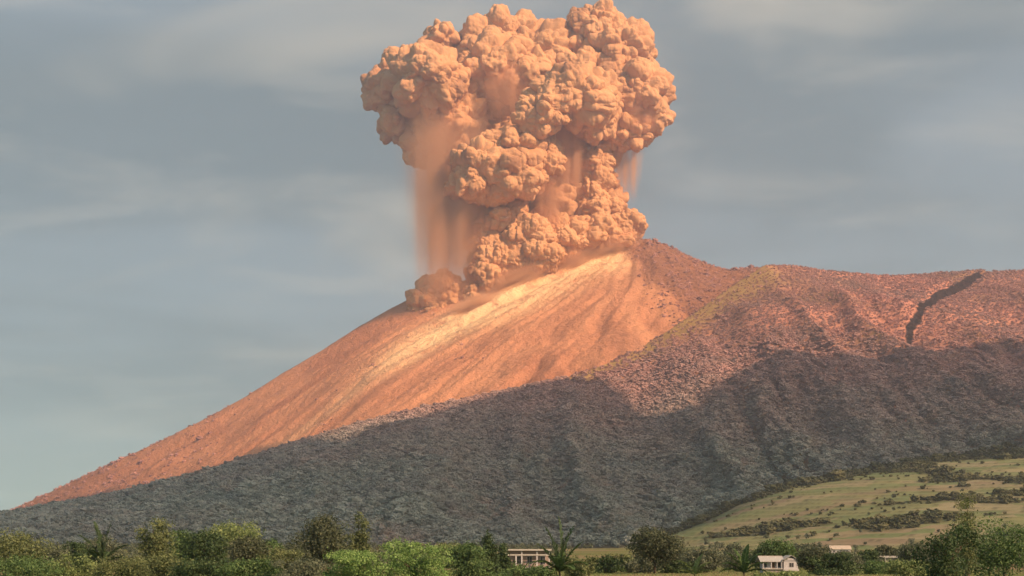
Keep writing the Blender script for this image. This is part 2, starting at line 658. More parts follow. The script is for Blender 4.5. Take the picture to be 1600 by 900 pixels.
# ------------------------------------------------------------------ unseen cloud behind the camera, added and shaped to shade the lower slopes
def build_cloud():
    edge = [(-700, 872), (-300, 855), (0, 806), (86, 785), (180, 768), (240, 757), (330, 731), (400, 704), (440, 690), (475, 690), (510, 706), (560, 686), (640, 660), (720, 634),
            (800, 612), (880, 594), (930, 592), (975, 612), (1010, 650), (1060, 655), (1110, 628), (1160, 590), (1210, 572), (1290, 566),
            (1360, 568), (1420, 572), (1480, 562), (1515, 556), (1600, 552), (1800, 545), (2100, 540)]
    ZC = 2900.0
    E = []
    for u, v in edge:
        p = hit(u, v, 2300)
        if p[1] < 2310:
            p = at(u, v, 3400)
        E.append(p + SUN * ((ZC - p[2]) / SUN[2]))
    E = np.array(E)
    NR = []
    for u, v in edge:
        y = 2150.0
        if u > 960:
            y = float(np.interp(u, [p[0] for p in HILL_PTS[::-1]], [p[2] for p in HILL_PTS[::-1]])) - 40 + 130 * math.sin(u * 0.021) * math.sin(u * 0.0067)
        x = (u - 800) / F * y
        g = float(all_z(np.array([x]), np.array([y]))[0])
        NR.append(np.array([x, y, g]) + SUN * ((ZC - g) / SUN[2]))
    NR = np.array(NR)
    t = np.linspace(0, 1, 260)
    s = np.linspace(0, len(E) - 1, 260)
    ex = np.interp(s, np.arange(len(E)), E[:, 0])
    ey = np.interp(s, np.arange(len(E)), E[:, 1])
    nx_ = np.interp(s, np.arange(len(E)), NR[:, 0])
    ny_ = np.interp(s, np.arange(len(E)), NR[:, 1])
    nv = 120
    V = []
    for top in (0, 1):
        for j in range(nv):
            f = (j / (nv - 1)) ** 1.3
            x = ex * (1 - f) + nx_ * f
            y = ey * (1 - f) + ny_ * f
            edge_f = np.minimum(1, np.minimum(min(f * 1.6, (1 - f) * 4), np.minimum(t, 1 - t) * 20))
            th = np.clip(edge_f, 0, 1)
            P = np.stack([x / 420, y / 420, np.full_like(x, 2.0 + top * 9)], 1)
            b = 1 - np.minimum(worley(P, 7 + top), 1)
            bb = fbm(P * 2.3, 3, 9)
            z = ZC + (1 if top else -1) * th * ((300 if top else 60) * (0.35 + b) + (90 if top else 40) * bb)
            V.append(np.stack([x, y + 0 * x, z], 1))
    V = np.concatenate(V)
    idx = np.arange(2 * nv * 260).reshape(2, nv, 260)
    Q = []
    a = idx[0]
    Q.append(np.stack([a[:-1, :-1], a[:-1, 1:], a[1:, 1:], a[1:, :-1]], -1).reshape(-1, 4))
    a = idx[1]
    Q.append(np.stack([a[:-1, :-1], a[1:, :-1], a[1:, 1:], a[:-1, 1:]], -1).reshape(-1, 4))
    m = Mat('cloud_white', 1.0, 0.0)
    m.color((0.85, 0.85, 0.86))
    tr = m.N.new('ShaderNodeBsdfTransparent')
    ms = m.N.new('ShaderNodeMixShader')
    ms.inputs[0].default_value = 0.38
    m.L.new(m.b.outputs[0], ms.inputs[1])
    m.L.new(tr.outputs[0], ms.inputs[2])
    m.L.new(ms.outputs[0], m.out.inputs['Surface'])
    me = mesh_from('shade_cloud', V, np.concatenate(Q), m.m)
    o = link('shade_cloud', me)
    tag(o, 'unseen cloud added behind the camera to shade the lower slopes', 'cloud', kind='stuff')


build_cloud()


# ------------------------------------------------------------------ forests (uncountable: instances on points)
def canopy_tree_nodes(name, mat, seed):
    ng = bpy.data.node_groups.new(name, 'GeometryNodeTree')
    ng.interface.new_socket('Geometry', in_out='INPUT', socket_type='NodeSocketGeometry')
    ng.interface.new_socket('Geometry', in_out='OUTPUT', socket_type='NodeSocketGeometry')
    N, L = ng.nodes, ng.links
    gi, go = N.new('NodeGroupInput'), N.new('NodeGroupOutput')
    ico = N.new('GeometryNodeMeshIcoSphere')
    ico.inputs['Radius'].default_value = 1.0
    ico.inputs['Subdivisions'].default_value = 3
    sp = N.new('GeometryNodeSetPosition')
    nz = N.new('ShaderNodeTexNoise')
    nz.inputs['Scale'].default_value = 1.9
    nz.inputs['Detail'].default_value = 2
    pos = N.new('GeometryNodeInputPosition')
    L.new(pos.outputs[0], nz.inputs['Vector'])
    ma = N.new('ShaderNodeMath')
    ma.operation = 'MULTIPLY_ADD'
    ma.inputs[1].default_value = 2.6
    ma.inputs[2].default_value = -0.45
    L.new(nz.outputs['Fac'], ma.inputs[0])
    vs = N.new('ShaderNodeVectorMath')
    vs.operation = 'SCALE'
    L.new(pos.outputs[0], vs.inputs[0])
    L.new(ma.outputs[0], vs.inputs['Scale'])
    L.new(ico.outputs['Mesh'], sp.inputs['Geometry'])
    L.new(vs.outputs[0], sp.inputs['Position'])
    sm = N.new('GeometryNodeSetMaterial')
    sm.inputs['Material'].default_value = mat
    L.new(sp.outputs[0], sm.inputs['Geometry'])
    io = N.new('GeometryNodeInstanceOnPoints')
    L.new(gi.outputs[0], io.inputs['Points'])
    L.new(sm.outputs[0], io.inputs['Instance'])
    rv = N.new('FunctionNodeRandomValue')
    rv.data_type = 'FLOAT_VECTOR'
    rv.inputs[0].default_value = (-0.3, -0.3, 0)
    rv.inputs[1].default_value = (0.3, 0.3, 6.28)
    rv.inputs['Seed'].default_value = seed
    L.new(rv.outputs[0], io.inputs['Rotation'])
    na = N.new('GeometryNodeInputNamedAttribute')
    na.data_type = 'FLOAT'
    na.inputs['Name'].default_value = 'size'
    cb = N.new('ShaderNodeCombineXYZ')
    mz = N.new('ShaderNodeMath')
    mz.operation = 'MULTIPLY'
    mz.inputs[1].default_value = 0.82
    L.new(na.outputs[0], mz.inputs[0])
    L.new(na.outputs[0], cb.inputs[0])
    L.new(na.outputs[0], cb.inputs[1])
    L.new(mz.outputs[0], cb.inputs[2])
    L.new(cb.outputs[0], io.inputs['Scale'])
    L.new(io.outputs[0], go.inputs[0])
    return ng


def forest_material(name, stops, low=None):
    m = Mat(name, 0.95, 0.05)
    oi = m.N.new('ShaderNodeObjectInfo')
    col = m.ramp(oi.outputs['Random'], stops)
    geo = m.N.new('ShaderNodeNewGeometry')
    if low:
        sep = m.N.new('ShaderNodeSeparateXYZ')
        m.L.new(geo.outputs['Position'], sep.inputs[0])
        mp = m.N.new('ShaderNodeMapping')
        mp.inputs['Scale'].default_value = (1 / 260,) * 3
        m.L.new(geo.outputs['Position'], mp.inputs['Vector'])
        hz = m.math('ADD', sep.outputs['Z'], m.math('MULTIPLY', m.noise(mp.outputs[0], 1, 4, 0.6), 300))
        col = m.mix(m.step(hz, 780, 260), col, m.ramp(oi.outputs['Random'], low))
    for sc_, a_, b_, amt, tint in ((1 / 330, 0.42, 0.64, 0.4, (0.25, 0.23, 0.225)), (1 / 75, 0.5, 0.72, 0.4, (0.19, 0.175, 0.17)), (1 / 140, 0.56, 0.74, 0.4, (0.50, 0.34, 0.27))):
        if low:
            mq = m.N.new('ShaderNodeMapping')
            mq.inputs['Scale'].default_value = (sc_, sc_ * 0.6, sc_)
            m.L.new(geo.outputs['Position'], mq.inputs['Vector'])
            col = m.mix(m.math('MULTIPLY', m.step(m.noise(mq.outputs[0], 1, 5, 0.6, 0.4), a_, b_), amt), col, tint)
    m.color(col)
    mp = m.N.new('ShaderNodeMapping')
    mp.inputs['Scale'].default_value = (0.28,) * 3
    m.L.new(geo.outputs['Position'], mp.inputs['Vector'])
    m.bump(m.noise(mp.outputs[0], 1, 4, 0.7), 1.0, 2.5)
    return m.m


def make_forest(name, P, size, mat, label, category, seed):
    me = bpy.data.meshes.new(name)
    me.vertices.add(len(P))
    me.vertices.foreach_set('co', np.ascontiguousarray(P, dtype=np.float32).ravel())
    attr(me, 'size', size)
    me.update()
    o = link(name, me)
    md = o.modifiers.new('canopy', 'NODES')
    md.node_group = canopy_tree_nodes(name + '_nodes', mat, seed)
    tag(o, label, category, kind='stuff')
    return o


def scatter(rng, n, x0, x1, y0, y1):
    return rng.uniform(x0, x1, n), rng.uniform(y0, y1, n)


def in_view(X, Y, pad=130):
    u = 800 + F * X / Y
    return (u > -pad) & (u < 1600 + pad)


def build_forests():
    rng = np.random.default_rng(4)
    dusty = [(0.0, (0.28, 0.170, 0.160)), (0.4, (0.40, 0.240, 0.222)), (0.75, (0.49, 0.295, 0.27)), (1.0, (0.60, 0.37, 0.33))]
    green = [(0.0, (0.125, 0.165, 0.15)), (0.5, (0.215, 0.265, 0.24)), (1.0, (0.33, 0.385, 0.345))]
    X, Y = scatter(rng, 480000, -2000, 2500, 2150, 5250)
    Yc = np.interp(X, SH_CREST[:, 0], SH_CREST[:, 1])
    Z = shoulder_z(X, Y)
    k = in_view(X, Y) & (Y < Yc + 20) & (Z > ground_z(X, Y) + 4) & (Z > hill_z(X, Y, False) - 5)
    # thinner and smaller towards the bare upper slopes
    alt = sstep(420, 760, Z + 120 * n2(X, Y, 260, 3, 121))
    w = n2(X, Y, 120, 4, 101)
    grass = np.clip(0.95 - 0.5 * np.abs(w), 0, 1) * np.exp(-((Yc - Y - 60 + w * 150) / 185) ** 2) * sstep(80, 200, X) * sstep(1060, 860, X + w * 120)
    dens = (0.62 - 0.16 * alt) * (1 - 0.95 * grass)
    cliff = sstep(0.42, 0.55, n2(X, Y, 90, 3, 131)) * sstep(500, 250, Z)
    k &= seg_dist(X, Y, ravine())[0] > 14
    k &= rng.random(len(X)) < dens * (1 - 0.8 * cliff)
    X, Y, Z, alt = X[k], Y[k], Z[k], alt[k]
    size = (6.0 - 3.2 * alt) * rng.lognormal(0, 0.28, len(X))
    make_forest('mountain_forest', np.stack([X, Y, Z + size * 0.35], 1), size, forest_material('dusty_canopy', dusty, green),
                'dense dusty forest covering the shaded mountain shoulder', 'forest', 3)
    # scrub on the volcano's dome side and lower left flank
    X, Y = scatter(rng, 60000, -2600, 1300, 4300, 6010)
    Z = cone_z(X, Y)
    n = n2(X, Y, 170, 4, 97)
    d = np.clip(sstep(450, 640, X + n * 120) + 0.8 * sstep(-1000, -1800, X + n * 320) + 0.10 * sstep(0.1, 0.5, n), 0, 1)
    k = in_view(X, Y) & (rng.random(len(X)) < d * 0.28) & (Z > shoulder_z(X, Y, False) - 10)
    X, Y, Z = X[k], Y[k], Z[k]
    size = 4.2 * rng.lognormal(0, 0.35, len(X))
    make_forest('volcano_scrub', np.stack([X, Y, Z + size * 0.2], 1), size, forest_material('dusty_scrub', dusty),
                'brown scrub scattered over the volcano flanks', 'scrub', 5)
    # groves and hedgerows on the terraced hill
    X, Y = scatter(rng, 150000, -250, 2400, 1500, 3200)
    Z = hill_z(X, Y)
    Yc = np.interp(X, HILL_CREST[:, 0], HILL_CREST[:, 1])
    w = n2(X, Y, 130, 4, 111)
    wild = np.maximum(sstep(0.13, 0.26, w), sstep(215, 290, Z + w * 130))
    wild = np.maximum(wild, 0.8 * np.exp(-((Y - Yc - 5) / 45) ** 2) * sstep(-0.25, 0.15, w))
    q = (Z / 7.0 + n2(X, Y, 240, 2, 85) * 0.8) % 1.0
    hedge = np.exp(-((q - 0.86) / 0.07) ** 2) * sstep(-0.15, 0.25, n2(X, Y, 70, 2, 141)) * 0.75
    w2 = n2(X, Y, 210, 4, 151)
    rim = sstep(1.0, 0.5, (Yc - Y) / (25 + 330 * np.clip(w2 + 0.05, 0, 1))) * (Y < Yc + 60)
    wild = np.maximum(wild, rim * 0.9)
    k = in_view(X, Y, 60) & (rng.random(len(X)) < np.clip(wild * 0.55 + hedge * 0.9 + 0.0005, 0, 1)) & (Z > ground_z(X, Y))
    X, Y, Z = X[k], Y[k], Z[k]
    size = (2.3 + 2.6 * rim[k] + 1.4 * wild[k]) * rng.lognormal(0, 0.35, len(X))
    make_forest('hillside_groves', np.stack([X, Y, Z + size * 0.45], 1), size,
                forest_material('grove_canopy', [(0, (0.045, 0.060, 0.036)), (0.5, (0.075, 0.092, 0.052)), (1, (0.12, 0.13, 0.07))]),
                'dark green groves and hedges between the terraced fields', 'trees', 7)


build_forests()


# ------------------------------------------------------------------ ash plume
ICO = {}


def ico(n):
    if n not in ICO:
        import bmesh
        bm = bmesh.new()
        bmesh.ops.create_icosphere(bm, subdivisions=n, radius=1.0)
        V = np.array([v.co[:] for v in bm.verts])
        Fc = np.array([[v.index for v in f.verts] for f in bm.faces])
        bm.free()
        ICO[n] = (V / np.linalg.norm(V, axis=1)[:, None], Fc)
    return ICO[n]


def ash_material():
    m = Mat('ash_cloud', 1.0, 0.0)
    c = m.coord((1 / 100,) * 3)
    col = m.ramp(m.noise(c, 0.7, 4, 0.55), [(0.28, (0.30, 0.165, 0.095)), (0.42, (0.55, 0.315, 0.16)), (0.75, (0.66, 0.39, 0.205))])
    m.color(col)
    h = m.math('ADD', m.noise(c, 6, 5, 0.6), m.math('MULTIPLY', m.noise(c, 22, 3, 0.6), 0.25))
    m.bump(h, 0.4, 10.0)
    return m.m


YP = 5900.0
# u, v, radius u, radius v (photo pixels), depth offset in metres, bump scale in metres
BILLOWS = [
    # head, left
    (664, 126, 68, 52, -160, 64), (610, 140, 42, 48, 30, 50), (626, 184, 36, 40, 50, 46), (652, 224, 28, 40, 40, 42), (700, 150, 58, 60, 20, 60), (640, 105, 45, 34, 60, 50),
    (690, 62, 33, 30, 40, 42), (716, 100, 38, 36, 60, 46), (705, 195, 60, 46, 0, 52),
    # head, middle
    (790, 62, 52, 42, 60, 56), (752, 72, 36, 36, 20, 46), (838, 88, 58, 52, 20, 58), (770, 112, 62, 56, 10, 62), (825, 126, 62, 52, 20, 66), (795, 172, 60, 52, 130, 60),
    # head, right
    (928, 42, 42, 39, 20, 50), (966, 82, 52, 42, 20, 54), (905, 68, 36, 32, 40, 46), (1000, 92, 26, 28, 60, 40), (925, 115, 66, 56, 30, 60), (1002, 145, 50, 46, -60, 52),
    (965, 150, 56, 56, -20, 56), (1010, 180, 36, 30, -50, 42), (985, 212, 42, 30, -40, 44), (950, 200, 46, 46, 0, 48),
    # front lobe over the middle
    (893, 152, 66, 46, -260, 64), (852, 170, 44, 36, -290, 50), (838, 192, 34, 22, -290, 40), (925, 180, 44, 38, -170, 44), (940, 150, 40, 36, -190, 44),
    # neck
    (800, 234, 58, 34, -230, 54), (742, 268, 48, 42, -260, 54), (802, 276, 56, 36, -250, 52), (845, 250, 34, 46, -180, 40), (722, 296, 30, 22, -210, 34), (770, 302, 40, 22, -190, 36),
    (850, 250, 95, 90, 150, 70), (930, 245, 40, 40, 0, 40), (925, 290, 36, 40, 20, 34), (940, 325, 40, 36, 0, 34), (975, 350, 34, 26, -20, 30), (880, 320, 60, 60, 90, 44),
    (752, 335, 36, 62, 90, 60), (704, 258, 32, 48, 60, 52),
    # lower column
    (795, 345, 44, 34, -120, 34), (760, 365, 36, 34, -100, 32), (852, 345, 32, 26, -110, 32), (825, 375, 50, 40, -130, 30), (885, 368, 44, 34, -110, 28), (935, 362, 40, 30, -70, 28),
    (780, 400, 44, 44, -140, 30), (840, 400, 46, 30, -150, 28), (760, 430, 32, 34, -150, 28), (960, 372, 36, 18, -60, 24), (805, 330, 70, 80, 120, 50), (775, 400, 46, 56, 150, 44),
    # low surge on the left
    (690, 458, 36, 36, -60, 30), (662, 474, 28, 26, -80, 28), (716, 470, 36, 34, -110, 28), (690, 486, 34, 20, -120, 26), (740, 468, 30, 26, -140, 26), (648, 490, 18, 14, -70, 22),
]


def build_plume():
    mat = ash_material()
    base = at(830, 410, YP)
    root = link('ash_plume', None, loc=base)
    tag(root, 'towering orange-lit cauliflower ash plume erupting from the volcano summit', 'ash plume')
    rng = np.random.default_rng(12)
    for (u, v, ru, rv, dy, sc) in BILLOWS:
        sc = sc * 1.28 if sc >= 42 else sc
        Y = YP + dy
        c = at(u, v, Y)
        R = np.array([ru, 0.5 * (ru + rv), rv]) / F * Y
        big = max(R) > 105
        D, Fc = ico(7 if big else 6)
        # child spheres bulging from a core: a star-shaped cauliflower with sharp creases
        n = 20
        k = np.arange(n) + 0.5
        ph = np.arccos(1 - 2 * k / n)
        ga = math.pi * (1 + 5 ** 0.5) * k + rng.uniform(0, 6)
        C = np.stack([np.cos(ga) * np.sin(ph), np.sin(ga) * np.sin(ph), np.cos(ph)], 1) + rng.normal(0, 0.16, (n, 3))
        C *= (rng.uniform(0.52, 0.70, n) / np.linalg.norm(C, axis=1))[:, None]
        rr = rng.uniform(0.22, 0.52, n)
        r = np.full(len(D), 0.68)
        for ck, rk in zip(C, rr):
            b = D @ ck
            q = rk * rk - ck @ ck + b * b
            e = np.where(q > 0, b + np.sqrt(np.maximum(q, 0)), 0)
            r = np.maximum(r, e)
        P = D * r[:, None] * R
        W = P + c
        # warp, then two or three generations of smaller bulges
        wv = np.stack([fbm(W / (sc * 1.6) + 7.1 * j, 2, 200 + j) for j in range(3)], 1) * sc * 0.22
        Q = W + wv
        nrm = P / (R * R)
        nrm /= np.linalg.norm(nrm, axis=1)[:, None]
        f = worley(Q / sc, 300)
        disp = 0.22 * sc * (0.55 - np.minimum(f, 1.0) ** 1.6)
        st, am = sc * 1.0, 0.58 * sc
        for g in range(4 if big else 3):
            disp = disp + am * (np.abs(vnoise(Q / st + 3.7 * g, 310 + g)) - 0.3)
            st *= 0.5
            am *= 0.41
        W = W + nrm * disp[:, None] + wv * 0.4
        o = link('billow', mesh_from('billow', W - base, Fc, mat), root)
    # curtains of falling ash: real volumes
    cm = curtain_material()
    V, Fc = ico(4)
    V = np.sign(V) * np.abs(V) ** 0.6
    V = V / np.abs(V).max()
    me = mesh_from('falling_ash', V, Fc, cm)
    for (u0, u1, v0, v1, dy, dep) in CURTAINS:
        Y = YP + dy
        c = at((u0 + u1) / 2, (v0 + v1) / 2, Y)
        o = link('falling_ash', me, root, c - base)
        o.scale = ((u1 - u0) / 2 / F * Y, dep, (v1 - v0) / 2 / F * Y)


    dm = curtain_material('drifting_dust_veil', False)
    me = mesh_from('drifting_dust', V, Fc, dm)
    for u, v, ru, rv in DUST:
        c = hit(u, v, 4200, fn=cone_z)
        o = link('drifting_dust', me, root, c + np.array([0, -10, 8]) - base)
        o.scale = (ru / F * c[1], 70, rv / F * c[1])
        o.rotation_euler = (0, math.radians(-24), 0)


DUST = [(955, 392, 60, 26), (880, 415, 70, 30), (800, 448, 70, 28), (735, 482, 50, 18)]
# u0, u1, v0, v1, depth offset, half depth
CURTAINS = [(590, 800, 150, 510, -190, 130), (640, 800, 250, 480, -130, 90), (728, 850, 90, 190, -130, 60),
            (855, 925, 175, 345, -190, 60), (820, 900, 270, 370, -190, 50), (940, 1020, 200, 325, -30, 70), (640, 740, 150, 260, -120, 70), (960, 1045, 140, 215, -120, 50)]


def curtain_material(name='falling_ash_veil', streaks=True):
    m = bpy.data.materials.new(name)
    m.use_nodes = True
    w = Mat.__new__(Mat)
    w.m, w.nt = m, m.node_tree
    w.N, w.L = m.node_tree.nodes, m.node_tree.links
    w.N.clear()
    w.tc = w.N.new('ShaderNodeTexCoord')
    out = w.N.new('ShaderNodeOutputMaterial')
    vol = w.N.new('ShaderNodeVolumePrincipled')
    vol.inputs['Color'].default_value = (0.86, 0.57, 0.36, 1)
    vol.inputs['Anisotropy'].default_value = 0.0
    sep = w.N.new('ShaderNodeSeparateXYZ')
    w.L.new(w.tc.outputs['Object'], sep.inputs[0])
    x2 = w.math('MULTIPLY', sep.outputs[0], sep.outputs[0])
    y2 = w.math('MULTIPLY', sep.outputs[1], sep.outputs[1])
    wid = w.math('ADD', w.math('MULTIPLY', sep.outputs[2], 0.24), 0.75)
    rad = w.math('POWER', w.step(w.math('DIVIDE', w.math('ADD', x2, y2), w.math('MULTIPLY', wid, wid)), 0.98, 0.0), 2.0)
    top = w.step(sep.outputs[2], 0.98, 0.0)
    bot = w.step(sep.outputs[2], -0.98, 0.1)
    oi = w.N.new('ShaderNodeObjectInfo')
    ad = w.N.new('ShaderNodeVectorMath')
    ad.operation = 'ADD'
    w.L.new(w.tc.outputs['Object'], ad.inputs[0])
    w.L.new(oi.outputs['Location'], ad.inputs[1])
    mp = w.N.new('ShaderNodeMapping')
    mp.inputs['Rotation'].default_value = (0, 0.06, 0)
    mp.inputs['Scale'].default_value = (3.0, 1.8, 0.32) if streaks else (1.6, 1.2, 2.4)
    w.L.new(ad.outputs[0], mp.inputs['Vector'])
    st = w.step(w.noise(mp.outputs[0], 1.0, 3, 0.55), 0.22, 0.8)
    d = w.math('MULTIPLY', w.math('MULTIPLY', rad, st), w.math('MULTIPLY', top, bot))
    if not streaks:
        r3 = w.math('ADD', w.math('ADD', x2, y2), w.math('MULTIPLY', sep.outputs[2], sep.outputs[2]))
        d = w.math('MULTIPLY', w.step(r3, 1.0, 0.0), st)
    w.L.new(w.math('MULTIPLY', d, 0.075 if streaks else 0.06), vol.inputs['Density'])
    w.L.new(vol.outputs[0], out.inputs['Volume'])
    return m


build_plume()


# ------------------------------------------------------------------ foliage
def leaf_material(name, dark, mid, light, trans=0.25):
    m = Mat(name, 0.6, 0.25)
    t = m.attr('tint')
    col = m.ramp(t, [(0.0, dark), (0.5, mid), (1.0, light)])
    m.color(col)
    tr = m.N.new('ShaderNodeBsdfTranslucent')
    m.L.new(col, tr.inputs['Color'])
    ms = m.N.new('ShaderNodeMixShader')
    ms.inputs[0].default_value = trans
    m.L.new(m.b.outputs[0], ms.inputs[1])
    m.L.new(tr.outputs[0], ms.inputs[2])
    m.L.new(ms.outputs[0], m.out.inputs['Surface'])
    return m.m


LEAF = {
    'bright': leaf_material('bright_leaves', (0.060, 0.125, 0.035), (0.155, 0.29, 0.085), (0.34, 0.50, 0.20)),
    'green': leaf_material('green_leaves', (0.035, 0.078, 0.028), (0.085, 0.165, 0.058), (0.17, 0.26, 0.10)),
    'deep': leaf_material('deep_green_leaves', (0.020, 0.046, 0.020), (0.050, 0.098, 0.040), (0.11, 0.17, 0.07)),
    'olive': leaf_material('olive_leaves', (0.055, 0.080, 0.034), (0.125, 0.170, 0.072), (0.23, 0.28, 0.13)),
    'brown': leaf_material('brownish_leaves', (0.036, 0.052, 0.030), (0.080, 0.108, 0.062), (0.15, 0.18, 0.105)),
    'grey': leaf_material('grey_green_leaves', (0.055, 0.078, 0.052), (0.110, 0.145, 0.096), (0.19, 0.23, 0.15)),
    'light': leaf_material('pale_green_leaves', (0.08, 0.13, 0.045), (0.18, 0.26, 0.10), (0.31, 0.39, 0.17)),
}


def bark_material():
    m = Mat('bark', 0.9, 0.1)
    m.color(m.ramp(m.noise(m.coord((3, 3, 0.6)), 2, 5, 0.65), [(0.3, (0.045, 0.036, 0.027)), (0.7, (0.13, 0.11, 0.085))]))
    m.bump(m.noise(m.coord((4, 4, 0.8)), 3, 4, 0.6), 0.6, 0.05)
    return m.m


BARK = bark_material()


def tube(path, radii, sides=7):
    path = np.asarray(path, float)
    V, Q = [], []
    for k, p in enumerate(path):
        d = path[min(k + 1, len(path) - 1)] - path[max(k - 1, 0)]
        d /= np.linalg.norm(d) + 1e-9
        a = np.cross(d, [0.31, 0.95, 0.1])
        a /= np.linalg.norm(a)
        b = np.cross(d, a)
        for s in range(sides):
            t = 2 * math.pi * s / sides
            V.append(p + radii[k] * (math.cos(t) * a + math.sin(t) * b))
    for k in range(len(path) - 1):
        for s in range(sides):
            s2 = (s + 1) % sides
            Q.append((k * sides + s, k * sides + s2, (k + 1) * sides + s2, (k + 1) * sides + s))
    return np.array(V), np.array(Q)


def join(parts):
    V, Q, o = [], [], 0
    for v, q in parts:
        V.append(v)
        Q.append(q + o)
        o += len(v)
    return np.concatenate(V), np.concatenate(Q)


def leaves(rng, C, out, L, aspect=0.5, droop=0.2, jitter=0.9):
    """folded diamond leaves at centres C, roughly facing out; L per-leaf length"""
    n = len(C)
    nrm = out + rng.normal(0, jitter, (n, 3))
    nrm /= np.linalg.norm(nrm, axis=1)[:, None] + 1e-9
    t = rng.normal(0, 1, (n, 3))
    t[:, 2] -= droop
    t -= nrm * np.sum(t * nrm, 1)[:, None]
    t /= np.linalg.norm(t, axis=1)[:, None] + 1e-9
    b = np.cross(nrm, t)
    l = L[:, None]
    V = np.stack([C - t * l * 0.5, C + b * l * aspect * 0.5 + nrm * l * 0.08, C + t * l * 0.5 - nrm * l * 0.12, C - b * l * aspect * 0.5 + nrm * l * 0.08], 1).reshape(-1, 3)
    return V, np.arange(4 * n).reshape(n, 4)


def crown_points(rng, H, W, bottom, style, nclump):
    """clump centres with outward direction and radius for a crown of height H, width W, lower edge at bottom"""
    cz, rz, rx = (H + bottom) / 2, (H - bottom) / 2, W / 2
    lob = []
    if style == 'round':
        nl = 11
        for k in range(nl):
            d = rng.normal(0, 1, 3)
            d /= np.linalg.norm(d)
            f = rng.uniform(0.38, 0.66)
            lob.append((d * f, rng.uniform(0.34, 0.52)))
        lob.append((np.zeros(3), 0.62))
    elif style == 'flat':
        for k in range(13):
            a = rng.uniform(0, 6.28)
            f = rng.uniform(0.15, 0.75)
            lob.append((np.array([math.cos(a) * f, math.sin(a) * f, rng.uniform(-0.3, 0.65)]), rng.uniform(0.26, 0.4)))
    elif style == 'cone':
        for k in range(12):
            h = k / 11
            a = rng.uniform(0, 6.28)
            w = (1 - h) ** 0.8 * 0.62
            lob.append((np.array([math.cos(a) * w, math.sin(a) * w, -0.8 + 1.65 * h]), 0.42 * (1 - h) ** 0.7 + 0.13))
    elif style == 'plume':       # feathery, several upright sprays
        for k in range(9):
            a = rng.uniform(0, 6.28)
            f = rng.uniform(0.0, 0.62)
            for j in range(4):
                h = -0.7 + 0.46 * j + rng.normal(0, 0.08)
                lob.append((np.array([math.cos(a) * f * (0.6 + 0.18 * j), math.sin(a) * f * (0.6 + 0.18 * j), h * (1.05 - 0.45 * f)]), 0.30 - 0.055 * j))
    elif style == 'mound':
        for k in range(30):
            a = rng.uniform(0, 6.28)
            f = rng.uniform(0.0, 0.80) ** 0.7
            top = (1 - f * f) ** 0.5
            lob.append((np.array([math.cos(a) * f, math.sin(a) * f, rng.uniform(-0.95, 0.78 * top)]), rng.uniform(0.2, 0.32)))
    pts, dirs, rad = [], [], []
    wts = np.array([l[1] ** 2 for l in lob])
    cnt = rng.multinomial(nclump, wts / wts.sum())
    for (c, r), m in zip(lob, cnt):
        d = rng.normal(0, 1, (m, 3))
        d[:, 2] += 0.25
        d /= np.linalg.norm(d, axis=1)[:, None]
        pts.append(c + d * r * rng.uniform(0.72, 1.04, (m, 1)))
        dirs.append(d)
        rad.append(np.full(m, r))
    p = np.concatenate(pts)
    p = p * np.array([rx, rx, rz]) + np.array([0, 0, cz])
    ls = [(l[0] * np.array([rx, rx, rz]) + np.array([0, 0, cz]), l[1]) for l in lob]
    return p, np.concatenate(dirs), ls


def make_tree(name, u, top, wpx, Y, leaf, style, label, category='tree', bottom=0.25, nclump=260, per=14, leaf_len=None, seed=0, group=None, tone=0.0, clump=0.055):
    rng = np.random.default_rng(seed * 7 + int(u))
    X = (u - 800) / F * Y
    gz = float(ground_z(np.array(X), np.array(Y)))
    H = EYE + (HOR - top + 0.16 * (892 - top)) / F * Y - gz
    W = wpx * 1.32 / F * Y
    nclump = int(nclump * 1.5)
    bottom = bottom * 0.4
    root = link(name, None, loc=(X, Y, gz))
    tag(root, label, category, group)
    b0 = H * bottom
    cp, cd, lob = crown_points(rng, H * 0.97, W * 0.92, b0, style, nclump)
    cr = clump * (W + H) * 0.5
    n = nclump * per
    which = np.repeat(np.arange(len(cp)), per)
    off = rng.normal(0, 1, (n, 3)) * cr * np.array([1, 1, 0.75])
    C = cp[which] + off
    L = (leaf_len or max(0.4, 0.0016 * Y)) * rng.lognormal(0, 0.25, n)
    out = cd[which] + np.array([0, 0, 0.5]) + off / cr * 0.35
    V, Q = leaves(rng, C, out, L, 0.55)
    V[:, 2] = np.maximum(V[:, 2], 0.02)
    me = mesh_from('crown', V, Q, LEAF[leaf], smooth=False)
    ct = rng.normal(0.5 + tone, 0.16, len(cp))
    tint = np.clip(ct[which] + rng.normal(0, 0.13, n), 0, 1)
    attr(me, 'tint', np.repeat(tint, 4))
    link('crown', me, root)
    # trunk with limbs reaching into the lobes
    parts = []
    tr = max(0.10, 0.022 * H)
    fork = np.array([rng.normal(0, 0.02) * W, rng.normal(0, 0.02) * W, max(b0 * 1.15, H * 0.28)])
    parts.append(tube([(0, 0, -0.3), (0.02, 0, 0.1), fork * [0.6, 0.6, 0.5], fork], [tr * 1.5, tr * 1.15, tr, tr * 0.8], 8))
    for c, r in lob[:7]:
        mid = fork * 0.45 + c * 0.55 + rng.normal(0, 0.04, 3) * W
        parts.append(tube([fork - [0, 0, 0.1 * tr], mid, c], [tr * 0.6, tr * 0.4, tr * 0.12], 5))
    V, Q = join(parts)
    link('trunk', mesh_from('trunk', V, Q, BARK), root)
    return root


